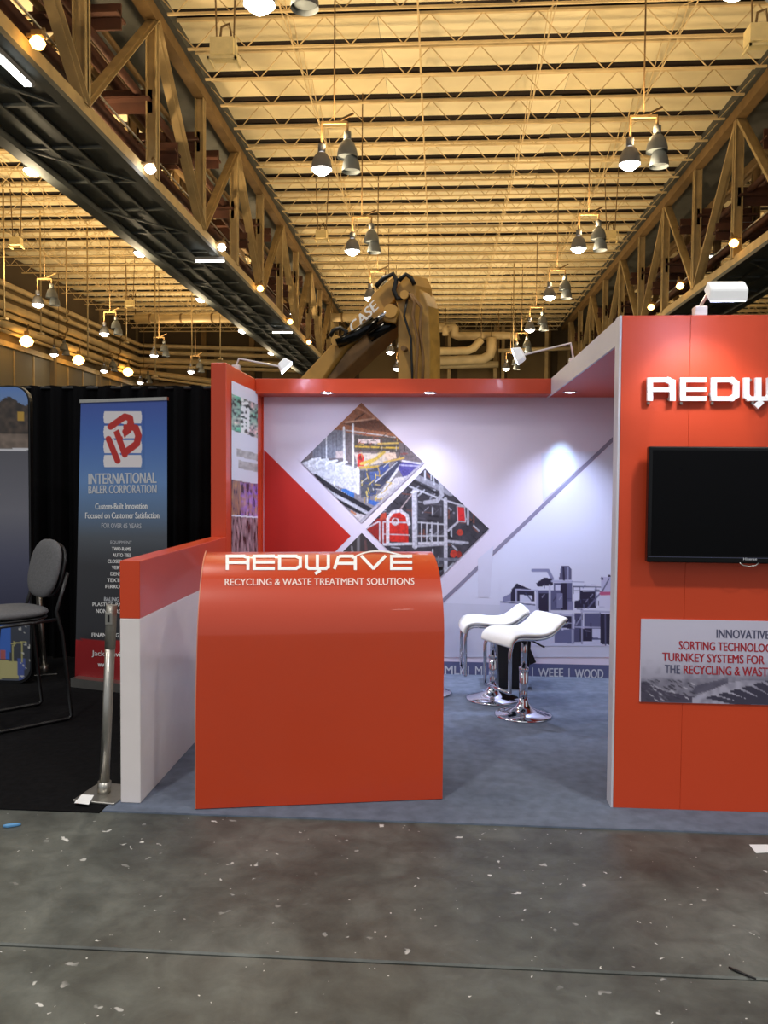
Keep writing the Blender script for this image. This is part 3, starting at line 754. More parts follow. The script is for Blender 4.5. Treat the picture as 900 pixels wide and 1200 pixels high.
grid_print('photo_print', ((423.5, 472), (497, 542.5), (423.5, 613), (352.5, 541.6)), 128, 128, mB, lambda P: paint(P, (130, 124, 132), ops, T1), bw, o_(3), 'diamond photo of a pale hall of pipes, yellow stairs and conveyors')
# --- diamond 2 (zoom 5x of 400,540)
ops2 = [('grain', 30, .5, (90, 88, 98), 2)]
rr = random.Random(9)
for k in range(280):
    x = rr.uniform(150, 860); y = rr.uniform(60, 700); a = rr.choice([(0, 46), (50, 6), (36, -34), (30, 30)])
    ops2.append(('line', [(x, y), (x + a[0], y + a[1])], rr.choice([4, 6, 9]), rr.choice([(150, 150, 162), (96, 94, 104), (24, 22, 28), (30, 28, 34), (196, 196, 206), (60, 58, 66), (120, 70, 60)])))
ops2 += [('line', [(430, 90), (600, 170), (640, 190)], 34, (150, 148, 160)), ('line', [(420, 120), (560, 190)], 14, (36, 34, 40)), ('line', [(580, 120), (590, 200), (560, 235), (490, 245)], 24, (176, 174, 186)), ('line', [(400, 150), (560, 215)], 10, (196, 196, 206)),
         ('line', [(490, 60), (490, 110)], 10, (200, 200, 210)), ('line', [(540, 90), (545, 140)], 8, (200, 200, 210)),
         ('poly', [(150, 400), (210, 340), (270, 320), (270, 500), (210, 480)], (150, 40, 36)), ('poly', [(235, 310), (262, 302), (262, 340), (220, 350)], (190, 70, 50)),
         ('poly', [(268, 470), (268, 340), (300, 300), (350, 290), (390, 330), (395, 480)], (206, 44, 34)), ('line', [(272, 480), (272, 340), (300, 300), (345, 292), (385, 320), (396, 370)], 20, (226, 220, 228)),
         ('ell', 316, 355, 22, 24, (214, 208, 214)), ('ell', 316, 352, 12, 13, (150, 60, 56)), ('line', [(290, 330), (370, 340)], 5, (150, 40, 40)),
         ('line', [(250, 490), (420, 485), (600, 480)], 16, (210, 208, 218)),
         ('line', [(150, 395), (215, 358), (225, 358), (225, 480)], 8, (214, 212, 222)), ('line', [(245, 500), (245, 358), (400, 362)], 8, (214, 212, 222)), ('line', [(250, 430), (400, 435)], 6, (205, 200, 210)),
         ('line', [(430, 180), (432, 500)], 32, (206, 204, 216)), ('line', [(445, 180), (447, 500)], 6, (110, 108, 122)), ('line', [(412, 185), (450, 178)], 12, (224, 222, 232)), ('line', [(345, 285), (415, 195)], 7, (190, 170, 170)),
         ('line', [(610, 225), (612, 680)], 22, (200, 198, 210)), ('line', [(450, 360), (600, 372)], 8, (206, 206, 216)), ('line', [(450, 440), (600, 440)], 8, (200, 200, 210)), ('line', [(450, 500), (600, 490)], 12, (180, 178, 190)),
         ('line', [(625, 470), (740, 480)], 14, (190, 188, 200)), ('line', [(545, 575), (710, 580)], 16, (120, 120, 132)), ('line', [(625, 410), (680, 360)], 12, (196, 194, 206)), ('line', [(590, 225), (730, 270)], 10, (196, 194, 206)),
         ('poly', [(680, 270), (722, 275), (726, 355), (684, 350)], (212, 44, 48)), ('line', [(678, 265), (722, 270), (728, 358), (682, 354), (678, 265)], 6, (200, 190, 200)), ('line', [(742, 280), (742, 370)], 14, (176, 174, 186)),
         ('ell', 695, 420, 20, 18, (190, 66, 52)), ('ell', 658, 545, 20, 22, (196, 60, 44)), ('ell', 690, 548, 16, 20, (160, 50, 40)), ('ell', 565, 620, 26, 14, (180, 110, 60))]
for x in (470, 500, 530, 565): ops2.append(('line', [(x, 362), (x, 490)], 7, (206, 206, 216)))
ops2 += [('grain', 8, .18, (20, 20, 26), 5)]
T2 = (400, 540, 5.)
grid_print('photo_print', ((498, 549), (573, 619.5), (502, 690), (429, 619.5)), 128, 128, mB, lambda P: paint(P, (58, 54, 62), ops2, T2), bw, o_(3), 'diamond photo of a dark plant with red arched machine')
ops3 = [('line', [(100, 440), (100, 530)], 18, (120, 116, 120)), ('line', [(60, 500), (70, 560)], 10, (140, 136, 140)), ('line', [(140, 470), (150, 560)], 14, (100, 70, 70))]
grid_print('photo_print', ((424, 624.5), (464, 664), (424, 703), (384, 664)), 40, 40, mB, lambda P: paint(P, (62, 56, 58), ops3, T2), bw, o_(3), 'small dark diamond photo mostly behind the counter')
# --- machine plant picture (zoom 6.43x of 580,650)
S_ = (70, 70, 104); L_ = (176, 176, 206); K_ = (44, 40, 64)
rr = random.Random(5)
ops4 = [('poly', [(0, 352), (320, 372), (860, 690), (0, 690)], (200, 200, 226)), ('line', [(-60, 345), (300, 378)], 8, S_),
        ('line', [(285, 118), (400, 118), (432, 180)], 24, (136, 136, 170)),
        ('poly', [(310, 215), (370, 172), (430, 180), (440, 230), (320, 240)], K_), ('poly', [(110, 350), (125, 260), (165, 215), (240, 250), (300, 270), (300, 350)], K_), ('poly', [(60, 320), (120, 290), (120, 350), (60, 350)], (130, 130, 164)),
        ('poly', [(480, 190), (500, 85), (560, 85), (575, 110), (575, 190)], (96, 94, 124)), ('line', [(515, 95), (520, 190)], 14, K_), ('line', [(550, 95), (550, 190)], 7, L_),
        ('line', [(430, 200), (580, 202)], 16, L_), ('line', [(580, 204), (670, 206)], 6, (150, 150, 184)),
        ('poly', [(440, 210), (580, 210), (580, 420), (330, 420), (310, 270), (440, 270)], (92, 92, 126)), ('poly', [(500, 210), (545, 210), (545, 420), (500, 420)], K_), ('poly', [(330, 290), (420, 290), (420, 430), (330, 430)], K_),
        ('poly', [(455, 230), (495, 230), (495, 270), (455, 270)], (206, 206, 230)), ('poly', [(465, 290), (510, 290), (510, 400), (465, 400)], (126, 126, 160)), ('poly', [(548, 350), (590, 350), (590, 420), (548, 420)], (130, 130, 166)),
        ('poly', [(185, 300), (280, 310), (280, 352), (185, 350)], (206, 206, 230)), ('line', [(230, 290), (280, 350)], 8, S_),
        ('line', [(160, 262), (320, 270)], 12, L_), ('line', [(160, 262), (160, 352)], 12, L_), ('line', [(318, 270), (318, 420)], 14, L_), ('line', [(412, 230), (412, 430)], 14, (196, 196, 220)),
        ('poly', [(600, 290), (640, 290), (625, 340), (600, 340)], (220, 220, 240)), ('poly', [(640, 275), (760, 280), (760, 400), (600, 400), (600, 350), (640, 340)], K_),
        ('line', [(590, 240), (860, 244)], 8, S_), ('line', [(590, 240), (590, 290)], 7, S_), ('line', [(640, 245), (640, 290)], 6, S_), ('line', [(760, 250), (760, 380)], 12, (126, 126, 160)), ('line', [(600, 270), (800, 275)], 6, S_), ('line', [(700, 400), (810, 270)], 12, (110, 110, 144)),
        ('poly', [(800, 170), (880, 170), (880, 290), (800, 300)], (186, 184, 214)), ('line', [(800, 290), (860, 180)], 8, S_), ('ell', 860, 160, 10, 10, K_), ('ell', 806, 180, 10, 12, S_), ('line', [(800, 292), (880, 290)], 26, (190, 90, 130)), ('poly', [(785, 310), (880, 310), (880, 410), (785, 400)], (210, 208, 232)),
        ('poly', [(300, 450), (580, 460), (580, 560), (300, 520)], K_), ('poly', [(430, 470), (500, 470), (500, 570), (430, 570)], (92, 92, 126)), ('poly', [(450, 570), (600, 560), (600, 668), (450, 662)], (104, 106, 144)),
        ('line', [(290, 436), (590, 458)], 16, L_), ('line', [(586, 450), (586, 668)], 16, (166, 166, 196)), ('poly', [(600, 440), (660, 440), (660, 660), (600, 660)], (78, 78, 112)),
        ('poly', [(670, 440), (800, 440), (800, 640), (670, 640)], (92, 92, 128)), ('poly', [(640, 555), (735, 555), (735, 650), (640, 650)], K_), ('poly', [(733, 555), (795, 555), (795, 630), (733, 620)], (200, 200, 228)),
        ('line', [(655, 410), (655, 668)], 14, (150, 150, 180)), ('line', [(650, 425), (880, 432)], 16, L_), ('line', [(605, 545), (790, 548)], 9, L_), ('line', [(610, 530), (660, 450)], 10, (150, 150, 180)), ('poly', [(795, 445), (880, 445), (880, 680), (795, 670)], K_), ('line', [(830, 450), (832, 680)], 10, (96, 94, 126))]
for k in range(46):
    x = rr.uniform(310, 800); y = rr.uniform(220, 600); a = rr.choice([(0, 30), (34, 2), (18, -24)])
    ops4.append(('line', [(x, y), (x + a[0], y + a[1])], 5, rr.choice([K_, S_, L_, (110, 110, 144)])))
T4 = (580, 650, 6.43)
plate('print', [(500, 706), (590, 709), (630, 712), (718, 755), (718, 770), (500, 770)], mB, mat('floor print', (204, 204, 224), .45, var=.02), bw, o_(2), 'pale printed floor under the machine picture')
def bg4(P):
    c = paint(P, (214, 214, 234), ops4, T4); return c
grid_print('photo_print', ((586, 660), (716, 660), (716, 757), (586, 757)), 150, 112, mB, bg4, bw, o_(3), 'slate blue picture of a sorting plant on pale ground')

# side wall
sw = thing('side_wall', 'tall orange side wall of booth with a lit strip of material photos', 'booth wall', (XS - .05, (YS + YB) / 2, 0))
child(bevel(MB().box((XS - .11, YS, .008), (XS - .0005, YB + .1, H)).build('wall_panel', RED), .004, 1), sw)
mS = lambda a, b: onX(a, b, XS)
def strip_col(P):
    out = np.zeros((len(P), 3)); t = (P[:, 0] - 271.) / 30.
    y = P[:, 1] - (1 - (P[:, 1] - 446) / 190.) * 14 * t   # remove the slant
    n1 = vnoise(P * np.array([1, 1.]), 2.2, 1); n2 = vnoise(P * np.array([2.2, .35]), 2.4, 2); n3 = vnoise(P, 9, 4)
    def setm(m, c): out[m] = c[m]
    white = np.tile(np.array([222, 226, 240.]), (len(P), 1))
    g = np.stack([60 + 170 * n1 * n3 * 1.6, 90 + 150 * n1, 92 + 140 * n1 * (.6 + .5 * n3)], 1); g[n1 < .32] = (24, 40, 34)
    g[(t > .36) & (t < .7) & (n1 > .45)] = (235, 240, 240)
    p_ = np.stack([90 + 110 * n2, 66 + 90 * n2, 100 + 120 * n1 * (t > .33)], 1); p_[n2 < .3] = (52, 36, 60)
    b_ = np.stack([66 + 130 * n2, 54 + 110 * n2, 60 + 110 * n2], 1); b_[n2 < .3] = (34, 26, 30)
    setm(y < 700, white); setm((y > 461) & (y < 504), g)
    tx = ((y > 524) & (y < 533) & (t > .2)) | ((y > 537) & (y < 547) & (t > .27)); gr = np.stack([150 + 50 * n1] * 3, 1); setm(tx, gr)
    setm((y > 562) & (y < 603), p_); setm(y > 605, b_)
    return out
grid_print('photo_print', ((271, 446), (301.5, 459.5), (301.5, 680), (271, 690)), 44, 260, mS, strip_col, sw, Vector((.003, 0, 0)), 'tall strip of green and purple material photos with pale text field')

# canopy along the back wall and over the store room behind the tower
YC = YB - .27
cn = thing('canopy', 'orange canopy beam along the booth back wall with two small downlights', 'canopy', (-.3, YC + .13, 2.32))
child(bevel(MB().box((XS, YC, 2.32), (XT, YB + .1, H)).build('beam', RED), .003, 1), cn)
cs = thing('roof_slab', 'flat booth roof with pale lavender fascia running from tower to back wall', 'canopy', (1.6, 5.4, 2.32))
child(MB().box((XT + .012, YT + .1, 2.32), (XR_, YB + .1, H)).build('slab', REDM), cs)
child(MB().box((XT, YT + .1, 2.312), (XT + .012, YB + .1, H + .002)).build('fascia', WTRIM), cs)
def downlight(px, py, parent, en):
    p = onZ(px, py, 2.319)
    child(MB().lathe([(.055, 0), (.055, -.008), (.042, -.01), (.042, 0)], (p.x, p.y, 2.32), n=20).build('downlight_rim', CHROME), parent)
    o = child(MB().lathe([(.001, -.012), (.042, -.006)], (p.x, p.y, 2.32), n=20, close=False).build('downlight_lens', COOL), parent)
    lamp('downlight', 'SPOT', (p.x, p.y, 2.30), en, (.62, .72, 1.0), (p.x, p.y + .10, .6), .03, 95, .9)
    lamp('downlight_scallop', 'SPOT', (p.x, p.y, 2.30), en * (.40 if en > 100 else .07), (.42, .72, 1.0), (p.x, YB, 1.78), .02, 26, 1.)
    return p
downlight(383, 460, cn, 45); downlight(504, 460, cn, 50); print('dl', downlight(668, 459, cs, 130))

# front tower
tw = thing('front_tower', 'orange booth tower wall with the raised white name and pale left edge', 'booth wall', (1.55, YT + .05, 0))
xs_ = [XT + .006, onY(809, 400, YT).x, onY(809, 400, YT).x + .5, XR_]
for a, b in zip(xs_[:-1], xs_[1:]):
    child(bevel(MB().box((a, YT, .008), (b - .0008, YT + .1, H)).build('wall_panel', REDT), .001, 1), tw)
child(MB().box((XT - .006, YT + .002, .008), (XT + .005, YT + .1, H + .001)).build('edge_trim', WTRIM), tw)
mT = lambda a, b: onY(a, b, YT)
Lx = glyph_strokes('REDWAVE', 756.5, 1019, 443.5, 470.5, 6.6, .46, 5.2)
for c, qs in Lx:
    b = MB()
    for q in qs:
        k_ = .0004 * (len(b.f) // 6); b.prism([mT(*p) + Vector((0, -.035 - k_, 0)) for p in q], (0, .02 + k_ * 2, 0))
    o = recalc(b.build('sign_letter', mat('white acrylic letter', (250, 250, 250),   .4, var=.01))); child(o, tw); tag(o, f'raised white letter {c}')
    m_ = [mT(*qs[0][0]), mT(*qs[-1][2])]
    child(MB().bar(m_[0] + Vector((.01, -.02, -.01)), m_[0] + Vector((.01, .0, -.01)), .012).build('standoff', STEEL), tw)
    child(MB().bar(m_[1] + Vector((0, -.02, .01)), m_[1] + Vector((0, 0, .01)), .012).build('standoff', STEEL), tw)

# monitor
pm0, pm1 = mT(760, 522), mT(760, 659)
MX0, MZ1, MZ0 = mT(760, 522).x * (YT - .09) / YT, 0, 0
A0 = onY(761, 523, YT - .09); A1 = onY(761, 659, YT - .09); Wm = 1.0
mo = thing('monitor', 'large black flat screen monitor mounted on the orange tower', 'monitor', (A0.x + Wm / 2, YT - .05, A1.z))
child(bevel(MB().box((A0.x, YT - .09, A1.z), (A0.x + Wm, YT - .04, A0.z)).build('casing', GLOSSB), .006, 2), mo)
child(MB().box((A0.x + .018, YT - .092, A1.z + .035), (A0.x + Wm - .018, YT - .089, A0.z - .018)).build('screen', SCREEN), mo)
child(MB().box((A0.x + .3, YT - .04, A1.z + .15), (A0.x + .7, YT, A0.z - .15)).build('wall_mount', BLACK), mo)
child(MB().box((A0.x + .004, YT - .0925, A1.z + .026), (A0.x + Wm - .004, YT - .0905, A1.z + .029)).build('bezel_line', mat('blue grey gloss', (60, 62, 84), .2)), mo)
lc = onY(879, 657, YT - .1)
child(MB().tube([(lc.x - .045, YT - .088, A1.z + .004), (lc.x - .03, YT - .09, A1.z - .008), (lc.x, YT - .09, A1.z - .013), (lc.x + .03, YT - .09, A1.z - .008), (lc.x + .045, YT - .088, A1.z + .004)], .003, 6).build('logo_bar', STEEL), mo)
text('lettering', 'Hisense', (871, 653.5, 887, 656.5), lambda a, b: onY(a, b, YT - .093), LETTERP, mo, Vector((0, -.001, 0)), .01)

# info panel
ip = thing('info_panel', 'pale printed panel with red and grey slogan and terraced hill photo on tower', 'sign', tuple(mT(875, 824) + Vector((0, -.005, 0))))
pa, pb, pc, pd = mT(751, 725), mT(751, 822), mT(1008, 830), None
x0_, x1_, z0_, z1_ = pa.x, pc.x, (pb.z), pa.z
child(MB().box((x0_, YT - .006, z0_), (x1_, YT, z1_)).build('board', WPRINT), ip)
ops5 = [('grad', 480, 800, (206, 200, 222), (200, 194, 214)), ('grad', 560, 900, (208, 204, 224), (150, 146, 166)),
        ('poly', [(60, 900), (160, 860), (300, 880), (640, 860), (900, 850), (1600, 830), (1600, 1060), (60, 1060)], (138, 134, 152)),
        ('poly', [(400, 960), (420, 920), (640, 865), (640, 900), (560, 940), (420, 975)], (96, 92, 112)),
        ('poly', [(60, 900), (90, 890), (230, 960), (400, 990), (900, 1040), (60, 1030)], (76, 70, 90)), ('poly', [(400, 1000), (640, 900), (760, 880), (1600, 900), (1600, 1060), (400, 1060)], (176, 172, 192))]
for k in range(14):
    x = 480 + k * 80; ops5.append(('poly', [(x, 1000 - k * 22 if k < 5 else 890 - (k - 5) * 4), (x + 60, 985 - k * 22 if k < 5 else 880 - (k - 5) * 4), (x + 330, 1050), (x + 220, 1050)], (62, 58, 78)))
for k in range(60):
    x = rr.uniform(60, 400); y = rr.uniform(880, 1010); ops5.append(('line', [(x, y), (x + 22, y + 12)], 7, rr.choice([(196, 192, 208), (60, 56, 72), (110, 106, 122)])))
ops5 += [('grain', 26, .3, (60, 58, 74), 6)]
def info_col(P):
    Q = P.copy(); c = paint(P, (205, 200, 220), ops5, (740, 640, 5.625))
    # the grain stays in the lower, photographic half
    t = np.clip((P[:, 1] - 770) / 30, 0, 1)[:, None]; sky = np.array([206, 202, 222.]) - np.clip((P[:, 1:] - 725) / 97, 0, 1) * 24
    return sky * (1 - t) + c * t
mP = lambda a, b: Vector((min(max(onY(a, b, YT - .0065).x, x0_), x1_), YT - .0075, min(max(onY(a, b, YT - .0065).z, z0_), z1_)))
grid_print('photo_print', ((751, 724), (1008, 724), (1008, 832), (751, 824)), 190, 76, mP, info_col, ip, Vector((0, 0, 0)), 'grey terraced landscape fading into pale sky')
mI = lambda a, b: onY(a, b, YT - .0085)
text('lettering', 'INNOVATIVE', ((839.5, 737.5), (902, 739), (902, 749), (839.5, 747.5)), mI, LETTERG, ip, o_(0), .025, 'grey capitals')
text('lettering', 'SORTING TECHNOLOGIES', ((795.5, 751), (916.5, 755), (916.5, 765), (795.5, 761)), mI, LETTERR, ip, o_(0), .025, 'red capitals')
text('lettering', 'TURNKEY SYSTEMS FOR', ((776, 764.5), (896, 768.5), (896, 778.5), (776, 774.5)), mI, LETTERR, ip, o_(0), .025, 'red capitals')
text('lettering', 'THE', ((779, 779), (797, 779.5), (797, 789.5), (779, 788.5)), mI, LETTERG, ip, o_(0), .02, 'grey capitals')
text('lettering', 'RECYCLING & WASTE', ((801, 779.5), (905, 782.5), (905, 793), (801, 789.5)), mI, LETTERR, ip, o_(0), .025, 'red capitals')

# arm floodlights on the booth top
def arm_light(label, base, elbow, head, aim, size, en, col, spot=75):
    base, elbow, head, aim = map(Vector, (base, elbow, head, aim)); t = thing('arm_floodlight', label, 'lamp', base, group='arm floodlights clamped on the booth top')
    child(bevel(MB().box((base.x - .03, base.y - .03, base.z), (base.x + .03, base.y + .03, base.z + .05)).build('clamp', WHITE), .006), t)
    child(MB().tube([base + Vector((0, 0, .05)), elbow, head], .008, 8).build('arm', WHITE), t)
    d = (aim - head).normalized(); q = d.to_track_quat('-Z', 'Y').to_matrix(); w_, h_ = size
    prof = [(-w_ / 2, -.035, h_), (w_ / 2, -.035, h_), (w_ / 2, .035, h_), (-w_ / 2, .035, h_)]; low = [(-w_ / 2, -.055, 0), (w_ / 2, -.055, 0), (w_ / 2, .055, 0), (-w_ / 2, .055, 0)]
    vs = [q @ Vector(v) + head for v in prof + low]
    hd = child(bevel(recalc(MB().add(vs, [(0, 1, 2, 3), (0, 4, 5, 1), (1, 5, 6, 2), (2, 6, 7, 3), (3, 7, 4, 0)]).build('lamp_head', mat('white lamp enamel', (246, 246, 246), .4, emit=.25))), .01, 2), t)
    vs = [q @ Vector((x * .92, y * .9, -.004 if True else 0)) + head for x, y, z in low]
    l = child(MB().add(vs, [(3, 2, 1, 0), (0, 1, 2, 3)]).build('lamp_glass', COOL), t)
    lamp('floodlight', 'SPOT', head + d * .03, en, col, aim, .05, spot, .8)
b1 = onY(820, 368, YT + .05); h1 = onY(850, 346, YT - .42)
arm_light('white arm floodlight above the orange tower lighting the raised name', (b1.x, b1.y, H), b1 + Vector((.02, -.1, .10)), h1, (h1.x + .0, YT, 1.95), (.16, .05), 14, (1, .97, .98), 84)
b2 = onX(672, 414, XT + .05); h2 = onY(604, 418, b2.y)
arm_light('white arm floodlight reaching left from the pale fascia', (b2.x, b2.y, H), b2 + Vector((-.02, 0, .07)), h2, (XS, YB - .6, 1.75), (.15, .06), 50, (.85, .9, 1), 80)
b3 = onX(277, 428, XS - .05); h3 = onY(336, 431, b3.y)
arm_light('white arm floodlight reaching right from the orange side wall', (b3.x, b3.y, H), b3 + Vector((.02, 0, .05)), h3, (.45, YB - .4, .8), (.15, .06), 110, (.9, .9, 1), 90)

# half wall
a0, a1 = onZ(141, 941, .008), onZ(165, 941, .008); ya = (a0.y + a1.y) / 2
zt = onY(141, 657, ya).z; zm = onY(152, 725, ya).z
print('half wall', a0, a1, zt, zm)
hx0, hx1 = a0.x, a1.x; bx0, bx1 = XS - .11, XS - .0; yb_ = YS - .002
hw = thing('half_wall', 'low booth side wall, glossy white below and orange above', 'booth wall', ((hx0 + hx1) / 2, (ya + yb_) / 2, 0))
def hwbox(name, z0, z1, m):
    o = recalc(MB().prism([(hx0, ya, z0), (hx1, ya, z0), (bx1, yb_, z0), (bx0, yb_, z0)], (0, 0, z1 - z0)).build(name, m)); child(o, hw); bevel(o, .003, 1)
hwbox('white_panel', .008, zm, WHITE); hwbox('orange_band', zm, zt, RED)

# counter, curved front
q0, q1 = onZ(229.5, 948.5, .01), onZ(518.5, 936.5, .01); q0.z = q1.z = 0
ux = (q1 - q0).normalized(); uy = Vector((-ux.y, ux.x, 0)); Wc = (q1 - q0).length
RC = .40; ZC = .84
print('counter', q0, q1, Wc)
ct = thing('reception_counter', 'curved glossy orange reception counter with white name and slogan', 'counter', (q0 + q1) / 2)
def prof(s):   # arc length from the floor: (d, z, normal)
    if s < ZC: return 0., s, (-1, 0)
    a = min((s - ZC) / RC, math.pi / 2 * .98); return RC - RC * math.cos(a), ZC + RC * math.sin(a), (-math.cos(a), math.sin(a))
Stot = ZC + RC * math.pi / 2 * .98
NS = 40; ss = [0.012] + [ZC * k / 6 for k in range(1, 6)] + [ZC + (Stot - ZC) * k / 30 for k in range(31)]
b = MB(); vs = []
flare = lambda z: .02 * max(0, (z - .5)) / .74      # the left edge leans outward slightly
for s in ss:
    d, z, n = prof(s)
    for i in range(3):
        u = (flare(z), Wc / 2, Wc)[i]
        vs.append(q0 + ux * u + uy * d + Vector((0, 0, z)))
n1 = len(vs)
for s in ss:
    d, z, n = prof(s)
    for i in range(3):
        u = (flare(z), Wc / 2, Wc)[i]
        vs.append(q0 + ux * u + uy * (d - n[0] * .018) + Vector((0, 0, z - n[1] * .018)))
fs = []; m3 = len(ss)
for j in range(m3 - 1):
    for i in range(2):
        a = j * 3 + i; fs.append((a, a + 1, a + 4, a + 3)); a += n1; fs.append((a + 3, a + 4, a + 1, a))
for j in range(m3 - 1):
    a = j * 3; fs.append((a, a + 3, a + 3 + n1, a + n1)); a = j * 3 + 2; fs.append((a + n1, a + 3 + n1, a + 3, a))
for i in range(2):
    fs.append((i, i + n1, i + 1 + n1, i + 1)); a = (m3 - 1) * 3 + i; fs.append((a + 1, a + 1 + n1, a + n1, a))
b.add(vs, fs, False)
cnt = recalc(b.build('curved_front', REDC)); child(cnt, ct)
for p in cnt.data.polygons: p.use_smooth = True
md = cnt.modifiers.new('split', 'EDGE_SPLIT'); md.split_angle = math.radians(40)
# thin pale left edge
eb_ = MB()
for s0, s1 in zip(ss[:-1], ss[1:]):
    (d0, z0, n0), (d1, z1, n1_) = prof(s0), prof(s1)
    P0 = q0 + ux * (flare(z0) - .003) + uy * (d0 + .008) + Vector((0, 0, z0)); P1 = q0 + ux * (flare(z1) - .003) + uy * (d1 + .008) + Vector((0, 0, z1))
    eb_.bar(P0, P1, .014, .004, upv=tuple(ux))
child(eb_.build('edge_strip', mat('peach edge', (226, 150, 120), .5)), ct)
for u in (.08, Wc - .1):
    pts = [q0 + ux * u + uy * (d + .02) + Vector((0, 0, z - (.02 if z > ZC else 0))) for d, z, _ in [prof(s) for s in ss[::3]]] + [q0 + ux * u + uy * .42 + Vector((0, 0, 1.2)), q0 + ux * u + uy * .42 + Vector((0, 0, .012))]
    child(recalc(MB().prism(pts, ux * .02).build('side_panel', WHITE)), ct)
child(MB().prism([q0 + ux * .1 + uy * .03 + Vector((0, 0, .7)), q0 + ux * (Wc - .1) + uy * .03 + Vector((0, 0, .7)), q0 + ux * (Wc - .1) + uy * .4 + Vector((0, 0, .7)), q0 + ux * .1 + uy * .4 + Vector((0, 0, .7))], (0, 0, .02)).build('shelf', WHITE), ct)
def onC(px, py):
    d = ray(px, py); o = CAM - q0
    oy, oz = o.dot(uy), o.z; dy, dz = d.dot(uy), d.z
    cy, cz = RC, ZC; A = dy * dy + dz * dz; B = 2 * ((oy - cy) * dy + (oz - cz) * dz); Cc = (oy - cy) ** 2 + (oz - cz) ** 2 - RC * RC
    disc = B * B - 4 * A * Cc
    t = (-B - math.sqrt(max(disc, 0))) / (2 * A); p = CAM + d * t
    if p.z < ZC: t = -oy / dy; p = CAM + d * t; return p + uy * -.003
    n = (uy * (p - q0).dot(uy) - uy * RC); n.z = p.z - ZC; n.normalize(); return p + n * .003
Z0 = Vector((0, 0, 0))
def sub(q, n=3):
    """split a px quad into strips so that it follows the curve"""
    a, b_, c, d = q
    for i in range(n):
        s, t = i / n, (i + 1) / n
        for j in range(2):
            u, v = j / 2, (j + 1) / 2
            f = lambda x, y: (a * (1 - x) + d * x) * (1 - y) + (b_ * (1 - x) + c * x) * y
            yield f(s, u), f(s, v), f(t, v), f(t, u)
def counter_word(word, x0, x1, y0, y1, th):
    for c, qs in glyph_strokes(word, x0, x1, y0, y1, th, .3):
        b = MB()
        for q in qs:
            for r_ in sub(q): b.add([onC(*p) for p in r_], [(0, 1, 2, 3)])
        o = b.build('logo_letter', LETTER); child(o, ct); tag(o, f'white printed letter {c}')
counter_word('REDWAVE', 264.5, 483, 650.5, 668.5, 3.6)
arc = [(412 + k * 3.2, 655.5 - 9.0 * math.sin(math.pi * min(1, (k / 22) ** .8) * .98)) for k in range(22)]
b = MB()
for (xa, ya_), (xb, yb2) in zip(arc[:-1], arc[1:]):
    for q in sub((np.array([xa, ya_ - .9]), np.array([xa, ya_ + .9]), np.array([xb, yb2 + .9]), np.array([xb, yb2 - .9])), 1): b.add([onC(*p) for p in q], [(0, 1, 2, 3)])
child(b.build('logo_arc', LETTER), ct)
text('slogan', 'RECYCLING & WASTE TREATMENT SOLUTIONS', ((263.5, 678.5), (485.5, 677.5), (485.5, 685.5), (263.5, 686.5)), onC, mat('pale pink lettering', (250, 222, 214), .4), ct, Z0, .015, 'white slogan line')

